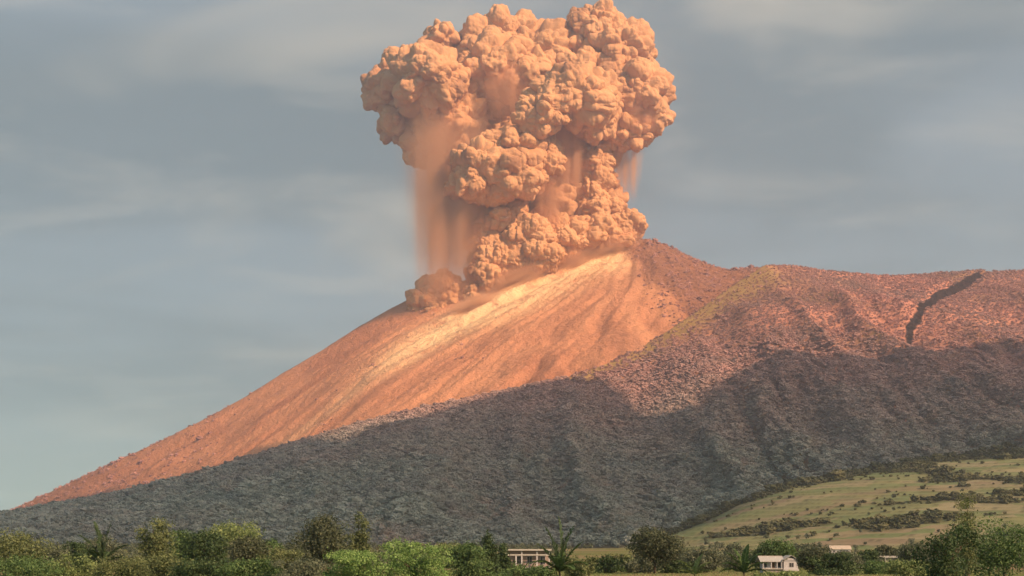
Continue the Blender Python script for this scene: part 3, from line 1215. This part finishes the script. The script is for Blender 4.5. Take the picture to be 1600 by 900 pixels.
def make_palm(name, u, crown_v, Y, fronds, label, leaf='green', seed=0, trunk_r=0.16):
    """fronds: list of (length m, azimuth deg, start elevation deg, droop)"""
    rng = np.random.default_rng(seed)
    X = (u - 800) / F * Y
    H = max(0.8, EYE + (HOR - crown_v) / F * Y)
    root = link(name, None, loc=(X, Y, 0))
    tag(root, label, 'palm')
    V, Q = tube([(0.25, 0.1, -0.3), (0.2, 0.1, H * 0.3), (0.05, 0, H * 0.7), (0, 0, H)], [trunk_r * 1.5, trunk_r * 1.1, trunk_r, trunk_r * 1.2], 9)
    link('trunk', mesh_from('trunk', V, Q, BARK), root)
    for (Lf, az, el, droop) in fronds:
        az, el = math.radians(az), math.radians(el)
        Lf *= 1.25
        n = 26
        path, ang = [np.array([0, 0, H - 0.1])], el
        hd = np.array([math.cos(az), math.sin(az), 0])
        for k in range(n):
            ang = el - droop * (k / n) ** 1.7
            path.append(path[-1] + (hd * math.cos(ang) + np.array([0, 0, math.sin(ang)])) * Lf / n)
        path = np.array(path)
        parts = [tube(path[::2], np.linspace(0.09, 0.02, len(path[::2])), 4)]
        tints = [np.full(len(parts[0][0]), 0.62)]
        Vl, Ql = [], []
        side = np.cross(hd, [0, 0, 1.0])
        for k in range(2, n + 1):
            for h in (0.0, 0.5):
                p = path[k - 1] * (1 - h) + path[k] * h
                d = path[k] - path[k - 1]
                d /= np.linalg.norm(d)
                up = np.cross(side, d)
                f = k / n
                ll = Lf * 0.2 * (math.sin(math.pi * min(1, 0.12 + f * 0.86)) ** 0.7) + 0.08
                for s in (-1, 1):
                    t = d * 0.62 + side * s * 0.75 + up * rng.normal(0.12, 0.14)
                    t /= np.linalg.norm(t)
                    tip = p + t * ll - np.array([0, 0, 0.22 * ll])
                    m_ = p + t * ll * 0.5 + up * 0.02
                    wv = np.cross(t, up)
                    wv /= np.linalg.norm(wv)
                    wd = 0.2
                    i = len(Vl)
                    Vl += [p, m_ + wv * wd, tip, m_ - wv * wd]
                    Ql.append((i, i + 1, i + 2, i + 3))
        parts.append((np.array(Vl), np.array(Ql)))
        tints.append(np.repeat(np.clip(rng.normal(0.45, 0.15, len(Ql)), 0, 1), 4))
        V, Q = join(parts)
        me = mesh_from('frond', V, Q, LEAF[leaf], smooth=False)
        attr(me, 'tint', np.concatenate(tints))
        link('frond', me, root)
    return root


# ------------------------------------------------------------------ houses
def plain(name, c, rough=0.8, var=0.25, scale=2.0, bump=0.2):
    m = Mat(name, rough, 0.25)
    n = m.noise(m.coord((scale,) * 3), 1, 5, 0.65)
    m.color(m.mix(m.math('MULTIPLY', n, var), c, tuple(x * 0.45 for x in c)))
    m.bump(n, bump, 0.02)
    return m.m


def metal_roof_material(name, c):
    m = Mat(name, 0.55, 0.4)
    w = m.N.new('ShaderNodeTexWave')
    w.inputs['Scale'].default_value = 1.2
    m.L.new(m.coord((1, 0, 0)), w.inputs['Vector'])
    n = m.noise(m.coord((0.5, 2, 0.5)), 1, 5, 0.6)
    m.color(m.mix(m.math('MULTIPLY', n, 0.4), c, (0.28, 0.20, 0.14)))
    m.bump(w.outputs['Fac'], 0.5, 0.05)
    return m.m


HM = {
    'cream': plain('cream_plaster', (0.42, 0.44, 0.42)), 'white': plain('white_plaster', (0.44, 0.47, 0.49)),
    'pink': plain('pinkish_wall', (0.32, 0.27, 0.25)), 'dark': plain('dark_opening', (0.025, 0.024, 0.022), 0.4),
    'glass': plain('window_glass', (0.05, 0.055, 0.06), 0.12), 'roof': metal_roof_material('pale_metal_roof', (0.38, 0.43, 0.44)),
    'roofc': metal_roof_material('cream_metal_roof', (0.42, 0.41, 0.36)), 'wood': plain('weathered_wood', (0.16, 0.11, 0.075)),
    'grey': plain('grey_concrete', (0.34, 0.33, 0.31)),
}


def box(x0, x1, y0, y1, z0, z1):
    V = np.array([(x, y, z) for z in (z0, z1) for x, y in ((x0, y0), (x1, y0), (x1, y1), (x0, y1))], float)
    Q = np.array([(0, 3, 2, 1), (4, 5, 6, 7), (0, 1, 5, 4), (1, 2, 6, 5), (2, 3, 7, 6), (3, 0, 4, 7)])
    return V, Q


def part(name, geo, mat, parent):
    return link(name, mesh_from(name, geo[0], geo[1], HM[mat] if isinstance(mat, str) else mat, smooth=False), parent)


def gable(x0, x1, y0, y1, z0, z1, t=0.12, axis='x'):
    """a thin folded roof sheet; ridge along the given axis"""
    if axis == 'x':
        ym = (y0 + y1) / 2
        prof = [(y0, z0), (ym, z1), (y1, z0), (y1, z0 + t), (ym, z1 + t), (y0, z0 + t)]
        V = [(x, y, z) for x in (x0, x1) for y, z in prof]
    else:
        xm = (x0 + x1) / 2
        prof = [(x0, z0), (xm, z1), (x1, z0), (x1, z0 + t), (xm, z1 + t), (x0, z0 + t)]
        V = [(x, y, z) for y in (y0, y1) for x, z in prof]
    n = 6
    Q = [(k, (k + 1) % n, (k + 1) % n + n, k + n) for k in range(n)]
    Q += [(0, 1, 4, 5), (1, 2, 3, 4), (6, 11, 10, 7), (7, 10, 9, 8)]
    return np.array(V, float), np.array(Q)


def window(x, w, z0, z1, y, parent, bars=1):
    f = part('window', join([box(x - w / 2 - 0.08, x + w / 2 + 0.08, y - 0.06, y + 0.02, z0 - 0.08, z0), box(x - w / 2 - 0.08, x + w / 2 + 0.08, y - 0.06, y + 0.02, z1, z1 + 0.08),
                             box(x - w / 2 - 0.08, x - w / 2, y - 0.06, y + 0.02, z0, z1), box(x + w / 2, x + w / 2 + 0.08, y - 0.06, y + 0.02, z0, z1),
                             box(x - 0.03, x + 0.03, y - 0.05, y + 0.01, z0, z1)]), 'white', parent)
    part('pane', box(x - w / 2, x + w / 2, y - 0.02, y + 0.015, z0, z1), 'glass', f)


def build_houses():
    # pillared house, flat roof
    Y = 430.0
    k = Y / F
    X0 = (824 - 800) * k
    r = link('pillared_house', None, loc=(X0, Y, 0))
    tag(r, 'cream flat-roofed house with open pillared verandas behind the middle palm', 'house')
    w = 36 * k
    zr, zf, zm = EYE + (HOR - 858) * k, EYE + (HOR - 886) * k, EYE + (HOR - 866.5) * k
    part('wall', box(-w + 0.9, w - 0.2, 2.2, 9, 0, zr - 0.5), 'pink', r)
    part('foundation', box(-w + 0.5, w, 0.3, 2.2, 0, zf - 0.35), 'grey', r)
    part('roof', box(-w - 0.1, w + 0.4, -0.5, 9.4, zr - 0.45, zr), 'cream', r)
    part('beam', box(-w, w + 0.2, -0.05, 0.35, zm - 0.3, zm + 0.1), 'cream', r)
    part('floor_slab', box(-w + 2.2, w, -0.2, 2.2, zf - 0.35, zf + 0.02), 'cream', r)
    for x in (-w + 0.4, -w * 0.49, -w * 0.24, w * 0.42, w * 0.95):
        part('pillar', box(x - 0.22, x + 0.22, 0.03, 0.33, zf + 0.02, zm - 0.3), 'white', r)
    for x in (-w + 0.4, -w * 0.24, w * 0.42, w * 0.95):
        part('pillar', box(x - 0.18, x + 0.18, 0.03, 0.33, zm + 0.1, zr - 0.45), 'white', r)
    for x in (-w * 0.36, w * 0.1, w * 0.68):
        window(x, 1.4, zf + 0.9, zm - 0.6, 2.2, r)
    d = part('door', box(-w * 0.62, -w * 0.62 + 1.0, 2.12, 2.19, zf, zf + 2.2), 'wood', r)
    part('handle', box(-w * 0.62 + 0.82, -w * 0.62 + 0.9, 2.06, 2.12, zf + 1.0, zf + 1.15), 'grey', d)
    # white cottage with two pale roofs
    Y = 420.0
    k = Y / F
    r = link('white_cottage', None, loc=((1217 - 800) * k, Y, 0))
    tag(r, 'white cottage with two pale metal roofs beside the right young palm', 'house')
    z = lambda v: EYE + (HOR - v) * k
    w = 30 * k
    part('wall', box(-w + 1.3, w - 0.4, 0.6, 7, 0, z(875.2)), 'white', r)
    part('gable_wall', box(0.22 * w, w - 0.3, -1.1, 0.62, 0.6, z(876)), 'white', r)
    rf = part('roof', gable(-w, 0.28 * w, -1.0, 7.6, z(878), z(869.5), 0.14, 'x'), 'roof', r)
    part('ridge_cap', box(-w - 0.02, 0.27 * w, 3.15, 3.45, z(869.5) + 0.1, z(869.5) + 0.24), 'grey', rf)
    part('roof', gable(0.12 * w, w + 0.35, -1.7, 7.3, z(876), z(868.3), 0.14, 'y'), 'roof', r)
    g = join([box(0.25 * w, w, -1.3, -1.1, z(876), z(874.5)), box(0.4 * w, 0.82 * w, -1.29, -1.11, z(874.5), z(872))])
    part('gable_board', g, 'white', r)
    part('porch_slab', box(-w + 0.6, 0.2 * w, -1.0, 0.6, z(889.5), z(888)), 'cream', r)
    part('balcony', box(0.18 * w, w - 0.1, -1.9, -1.1, z(892), z(888.6)), 'white', r)
    part('foundation', box(-w + 1, w - 0.5, -0.5, 0.6, 0, z(889.5)), 'grey', r)
    for x in (-w + 0.9, -0.42 * w, -0.12 * w, 0.12 * w):
        part('post', box(x - 0.12, x + 0.12, -0.9, -0.66, z(888), z(878)), 'white', r)
    for x, yy in ((-0.72 * w, 0.6), (-0.02 * w, 0.6), (0.62 * w, -1.1)):
        window(x, 1.25, z(886), z(879.5), yy, r)
    d = part('door', box(-0.36 * w, -0.36 * w + 0.95, 0.5, 0.59, z(888), z(878.5)), 'wood', r)
    part('handle', box(-0.36 * w + 0.78, -0.36 * w + 0.86, 0.44, 0.5, z(884), z(883)), 'grey', d)
    # small flat house
    Y = 540.0
    k = Y / F
    r = link('low_house', None, loc=((1383 - 800) * k, Y, 0))
    tag(r, 'small low house with a single pale flat roof among shrubs at right', 'house')
    w = 19 * k
    part('wall', box(-w + 0.6, w - 0.6, 0.5, 6, 0, z(871)), 'grey', r)
    part('roof', join([box(-w, w, -0.6, 6.6, EYE + (HOR - 871.5) * k, EYE + (HOR - 868.5) * k)]), 'roof', r)
    for x in (-w + 0.3, 0, w - 0.3):
        part('post', box(x - 0.12, x + 0.12, -0.4, -0.16, 0, EYE + (HOR - 871.5) * k), 'white', r)
    for x in (-0.5 * w, 0.45 * w):
        window(x, 1.3, 2.4, 3.9, 0.5, r)
    part('door', box(-0.3, 0.6, 0.4, 0.49, 1.0, 3.4), 'wood', r)
    # long cream roof on the rise
    Y = 1100.0
    k = Y / F
    X = (1314 - 800) * k
    gz = float(ground_z(np.array(X), np.array(Y)))
    r = link('cream_roofed_house', None, loc=(X, Y, gz))
    tag(r, 'far house with a cream pitched roof just below the terraced fields', 'house')
    w = 17 * k
    ze, zt = EYE + (HOR - 858.5) * k - gz, EYE + (HOR - 852.5) * k - gz
    part('wall', box(-w + 0.8, w - 0.8, 0.8, 8, 0, ze + 0.1), 'white', r)
    part('roof', gable(-w, w, 0, 9, ze, zt, 0.15, 'x'), 'roofc', r)
    for x in (-0.6 * w, 0, 0.6 * w):
        window(x, 1.6, ze - 2.2, ze - 0.8, 0.8, r)
    part('door', box(-0.36 * w, -0.36 * w + 1.1, 0.7, 0.79, 0, 2.2), 'wood', r)


build_houses()


# ------------------------------------------------------------------ trees of the plain, left to right
def build_trees():
    T = make_tree
    # left edge of the place
    T('leafy_tree', 20, 836, 110, 300, 'olive', 'round', 'broad olive tree cut by the left edge of the picture', seed=1, nclump=300)
    T('leafy_tree', 75, 856, 60, 360, 'grey', 'round', 'low grey-green tree just left of the upright left palm', seed=2)
    T('shrub', 118, 846, 40, 420, 'deep', 'round', 'small dark bush standing behind the upright left palm', 'shrub', bottom=0.1, seed=3, nclump=140)
    T('shrub', 112, 868, 70, 300, 'light', 'mound', 'pale yellow-green bush below the left palm', 'shrub', bottom=0.0, seed=4, nclump=200)
    T('shrub', 190, 872, 80, 290, 'olive', 'mound', 'olive bush at the foot of the left palm', 'shrub', bottom=0.0, seed=5, nclump=200)
    T('bamboo_clump', 250, 812, 76, 380, 'olive', 'plume', 'tall feathery olive clump right of the left palm', 'bamboo', bottom=0.05, seed=6, nclump=420, clump=0.04, per=11)
    T('shrub', 236, 868, 90, 310, 'olive', 'mound', 'yellow-olive bush under the tall feathery clump', 'shrub', bottom=0.0, seed=7, nclump=220)
    T('leafy_tree', 318, 824, 66, 400, 'deep', 'round', 'dark green tree between feathery clump and pale flat-topped tree', seed=8, nclump=260, bottom=0.15)
    T('leafy_tree', 372, 820, 78, 410, 'light', 'flat', 'pale green flat-topped tree in the left group', seed=9, nclump=240, bottom=0.4)
    T('leafy_tree', 384, 842, 62, 340, 'brown', 'round', 'brown-tinged dark tree under the pale flat-topped tree', seed=10, nclump=260, bottom=0.1)
    T('shrub', 318, 872, 80, 290, 'deep', 'mound', 'dark green bush below the left group of trees', 'shrub', bottom=0.0, seed=11, nclump=200)
    T('shrub', 440, 858, 62, 330, 'olive', 'mound', 'olive bush between the left group and the tall brownish tree', 'shrub', bottom=0.0, seed=12, nclump=200)
    T('leafy_tree', 505, 811, 84, 370, 'brown', 'round', 'tall brownish-green tree left of centre', seed=13, nclump=420, bottom=0.12, tone=-0.05)
    T('leafy_tree', 560, 814, 56, 390, 'olive', 'plume', 'yellow-brown feathery tree leaning against the tall brownish tree', seed=14, nclump=300, bottom=0.15, tone=-0.1, clump=0.045)
    T('shrub', 470, 874, 70, 280, 'grey', 'mound', 'grey-green bush left of the bright green trees', 'shrub', bottom=0.0, seed=15, nclump=180)
    T('leafy_tree', 560, 862, 128, 240, 'bright', 'mound', 'bright green dense tree crown, left and lower of the bright pair', seed=16, nclump=420, bottom=0.0, leaf_len=0.36, clump=0.03)
    T('leafy_tree', 646, 843, 118, 250, 'bright', 'mound', 'bright green dense tree crown with a peaked top near centre', seed=17, nclump=420, bottom=0.0, leaf_len=0.36, clump=0.03)
    T('leafy_tree', 690, 852, 60, 420, 'light', 'round', 'pale loose tree behind the bright green crowns', seed=18, nclump=160, bottom=0.2)
    T('leafy_tree', 735, 852, 74, 320, 'green', 'mound', 'mid green bushy tree left of the pillared house', seed=19, nclump=320, bottom=0.0)
    T('conifer', 763, 838, 26, 340, 'deep', 'cone', 'narrow dark pointed conifer beside the pillared house', 'conifer', seed=20, nclump=220, bottom=0.05)
    T('conifer', 786, 852, 20, 360, 'deep', 'cone', 'small dark pointed conifer at the corner of the pillared house', 'conifer', seed=21, nclump=150, bottom=0.05)
    T('shrub', 815, 884, 90, 300, 'green', 'mound', 'green hedge bush in front of the pillared house', 'shrub', bottom=0.0, seed=22, nclump=200)
    T('shrub', 905, 868, 60, 330, 'olive', 'plume', 'dry olive bush right of the middle palm', 'shrub', bottom=0.0, seed=23, nclump=180)
    T('shrub', 945, 872, 56, 420, 'deep', 'mound', 'dark low bush between middle palm and round tree', 'shrub', bottom=0.0, seed=24, nclump=160)
    T('shrub', 975, 868, 40, 520, 'olive', 'mound', 'small olive bush at the left foot of the round tree', 'shrub', bottom=0.0, seed=25, nclump=130)
    T('leafy_tree', 1023, 824, 72, 420, 'brown', 'round', 'single round brown-green tree right of centre', seed=26, nclump=420, bottom=0.16, tone=-0.08)
    T('shrub', 1000, 874, 60, 440, 'grey', 'mound', 'grey-green bush under the round tree', 'shrub', bottom=0.0, seed=27, nclump=160)
    T('shrub', 1060, 876, 50, 430, 'deep', 'mound', 'dark bush right of the round tree trunk', 'shrub', bottom=0.0, seed=28, nclump=160)
    T('leafy_tree', 1100, 858, 66, 440, 'grey', 'round', 'pale grey-green tree left of the right young palm', seed=29, nclump=260, bottom=0.05)
    T('leafy_tree', 1208, 846, 66, 480, 'green', 'round', 'rounded green tree behind the white cottage', seed=30, nclump=260, bottom=0.1)
    T('leafy_tree', 1192, 856, 30, 460, 'deep', 'round', 'dark narrow tree behind the cottage and right young palm', seed=31, nclump=140, bottom=0.1)
    T('leafy_tree', 1276, 858, 56, 400, 'brown', 'round', 'dark brownish tree right of the white cottage', seed=32, nclump=300, bottom=0.05, tone=-0.15)
    T('leafy_tree', 1318, 862, 50, 390, 'grey', 'round', 'loose grey-green tree below the cream roofed far house', seed=33, nclump=260, bottom=0.1)
    T('leafy_tree', 1262, 852, 44, 620, 'grey', 'round', 'far grey tree above the dark brownish tree', seed=34, nclump=160, bottom=0.1)
    T('shrub', 1217, 894, 70, 330, 'light', 'mound', 'low light green bush in front of the white cottage', 'shrub', bottom=0.0, seed=35, nclump=160)
    T('leafy_tree', 1352, 862, 38, 520, 'deep', 'round', 'small dark tree left of the small low house', seed=36, nclump=180, bottom=0.1)
    T('leafy_tree', 1392, 856, 44, 640, 'brown', 'round', 'dark tree behind the small low house', seed=37, nclump=180, bottom=0.1)
    T('shrub', 1375, 880, 90, 400, 'green', 'mound', 'green bush in front of the small low house', 'shrub', bottom=0.0, seed=38, nclump=220)
    T('leafy_tree', 1428, 850, 44, 480, 'grey', 'round', 'soft grey-green tree left of the big dark tree', seed=39, nclump=220, bottom=0.1)
    T('shrub', 1420, 876, 60, 330, 'light', 'mound', 'pale green bush at the left foot of the big dark tree', 'shrub', bottom=0.0, seed=40, nclump=170)
    T('leafy_tree', 1482, 822, 92, 200, 'deep', 'mound', 'big dark glossy-leaved tree at the right', seed=41, nclump=330, bottom=0.0, leaf_len=0.42, per=10, clump=0.05)
    T('leafy_tree', 1512, 776, 44, 230, 'olive', 'plume', 'tall thin yellowish tree rising above the big dark tree', seed=42, nclump=170, bottom=0.2, leaf_len=0.36, clump=0.05)
    T('leafy_tree', 1570, 806, 110, 240, 'green', 'round', 'green tree cut by the right edge of the picture', seed=43, nclump=330, bottom=0.05)
    T('leafy_tree', 160, 842, 60, 430, 'grey', 'round', 'grey-green tree behind the upright left palm', seed=51, nclump=260, bottom=0.0)
    T('leafy_tree', 285, 836, 50, 450, 'green', 'round', 'mid green tree just right of the tall feathery clump', seed=52, nclump=240, bottom=0.0)
    T('leafy_tree', 425, 846, 50, 440, 'green', 'round', 'mid green tree right of the pale flat-topped tree', seed=53, nclump=240, bottom=0.0)
    T('leafy_tree', 462, 850, 56, 420, 'grey', 'round', 'grey-green tree left of the tall brownish tree', seed=54, nclump=240, bottom=0.0)
    T('shrub', 30, 872, 120, 290, 'green', 'mound', 'green bush at the bottom left corner', 'shrub', bottom=0.0, seed=55, nclump=260)
    T('shrub', 395, 876, 90, 285, 'green', 'mound', 'green bush under the brown-tinged dark tree', 'shrub', bottom=0.0, seed=56, nclump=240)
    T('leafy_tree', 1150, 852, 44, 500, 'grey', 'round', 'grey-green tree behind the small bright young palm', seed=57, nclump=220, bottom=0.0)
    T('leafy_tree', 1300, 868, 60, 370, 'deep', 'mound', 'dark green bushy tree between cottage and low house', seed=58, nclump=260, bottom=0.0)
    # palms
    make_palm('coconut_palm', 160, 884, 330, [(8.6, 170, 86, 0.35), (8.8, 20, 84, 0.3), (7.6, 185, 68, 0.75), (6.8, 10, 60, 1.1), (6.5, 200, 42, 1.3), (6.0, 340, 40, 1.4), (6.0, 250, 55, 1.2), (6.0, 90, 50, 1.2), (5.2, 170, 22, 1.2), (5.2, 5, 20, 1.2)],
              'dark upright coconut palm at the far left', 'deep', 5)
    make_palm('coconut_palm', 874, 892, 300, [(9.4, 175, 95, 0.30), (8.0, 190, 82, 0.5), (8.2, 10, 80, 0.4), (6.6, 5, 62, 0.55), (6.2, 190, 64, 0.7), (5.6, 200, 40, 1.2), (5.6, 345, 38, 1.3), (5.4, 260, 50, 1.2), (5.4, 80, 60, 1.0), (4.8, 180, 18, 1.1), (4.8, 0, 16, 1.1), (5.0, 300, 30, 1.3)],
              'dark young coconut palm with upright fronds in the middle', 'green', 6, 0.2)
    make_palm('coconut_palm', 1162, 894, 300, [(5.0, 40, 84, 0.4), (4.8, 170, 66, 0.9), (4.8, 8, 64, 0.9), (4.6, 200, 44, 1.2), (4.6, 340, 44, 1.2), (4.4, 180, 24, 1.2), (4.4, 0, 22, 1.2), (4.2, 270, 50, 1.2), (4.6, 150, 78, 0.6)],
              'small bright young palm left of the white cottage', 'green', 7)
    make_palm('banana_palm', 1085, 897, 290, [(3.6, 175, 60, 1.0), (3.6, 10, 55, 1.0), (3.8, 30, 76, 0.6), (3.2, 200, 30, 1.0), (3.2, 340, 30, 1.0)],
              'tiny low palm beneath the pale grey-green tree', 'light', 8, 0.1)


build_trees()


# ------------------------------------------------------------------ far tree belt between the plain and the slopes (reads as one mass)
def build_belt():
    rng = np.random.default_rng(77)
    Vs, ts = [], []
    n = 1000
    Y = np.concatenate([rng.uniform(620, 2100, 420), rng.uniform(455, 640, 200), rng.uniform(1000, 2250, 380)])
    u = np.concatenate([rng.uniform(-60, 1660, 620), rng.uniform(-60, 900, 380)])
    keep = ~((u > 895) & (u < 1000) & (Y < 1700)) & ~((u > 1290) & (u < 1340) & (Y < 1100))
    for y, uu in zip(Y[keep], u[keep]):
        X = (uu - 800) / F * y
        gz = max(float(ground_z(np.array(X), np.array(y))), float(hill_z(np.array([X]), np.array([y]), True)[0]))
        H = rng.uniform(4.5, 9.0) * (1.0 if not 1340 < uu < 1410 else 0.7)
        W = H * rng.uniform(0.8, 1.3)
        cp, cd, _ = crown_points(rng, H, W, H * 0.1, 'round', 34 if y > 640 else 90)
        per = 5
        w = np.repeat(np.arange(len(cp)), per)
        C = cp[w] + rng.normal(0, 0.07 * H, (len(w), 3))
        V, Q = leaves(rng, C, cd[w] + np.array([0, 0, 0.5]), rng.lognormal(0, 0.25, len(w)) * max(0.7, y * 0.0009), 0.6)
        Vs.append(V + np.array([X, y, gz]))
        ts.append(np.repeat(np.clip(rng.normal(rng.uniform(0.3, 0.7), 0.15, len(w)), 0, 1), 4))
    V = np.concatenate(Vs)
    me = mesh_from('far_tree_belt', V, np.arange(len(V)).reshape(-1, 4), LEAF['grey'], smooth=False)
    attr(me, 'tint', np.concatenate(ts))
    o = link('far_tree_belt', me)
    tag(o, 'hazy grey-green belt of far trees at the foot of the mountain', 'trees', kind='stuff')
    # rough grass at the front of the plain
    m = 16000
    y = rng.uniform(300, 520, m)
    X = (rng.uniform(-40, 1640, m) - 800) / F * y
    C = np.stack([X, y, ground_z(X, y) + 0.15], 1)
    V, Q = leaves(rng, C, rng.normal(0, 1, (m, 3)) * np.array([1, 1, 0.1]), rng.uniform(0.3, 0.7, m), 0.25, -2.0, 0.1)
    me = mesh_from('grass', V, Q, LEAF['light'], smooth=False)
    attr(me, 'tint', np.repeat(rng.uniform(0.1, 0.8, m), 4))
    tag(link('grass', me), 'rough green grass on the pasture in front of the trees', 'grass', kind='stuff')


build_belt()


# ------------------------------------------------------------------ haze: one closed box of thin even air
def build_haze():
    V, Q = box(-12500, 12500, -4500, 14500, -2.0, 2480.0)
    m = bpy.data.materials.new('haze_air')
    m.use_nodes = True
    N, L = m.node_tree.nodes, m.node_tree.links
    N.clear()
    out = N.new('ShaderNodeOutputMaterial')
    v = N.new('ShaderNodeVolumePrincipled')
    v.inputs['Color'].default_value = (0.72, 0.80, 0.98, 1)
    v.inputs['Density'].default_value = 0.000062
    v.inputs['Anisotropy'].default_value = 0.7
    L.new(v.outputs[0], out.inputs['Volume'])
    o = link('haze', mesh_from('haze', V, Q, m, smooth=False))
    tag(o, kind='stuff')


build_haze()
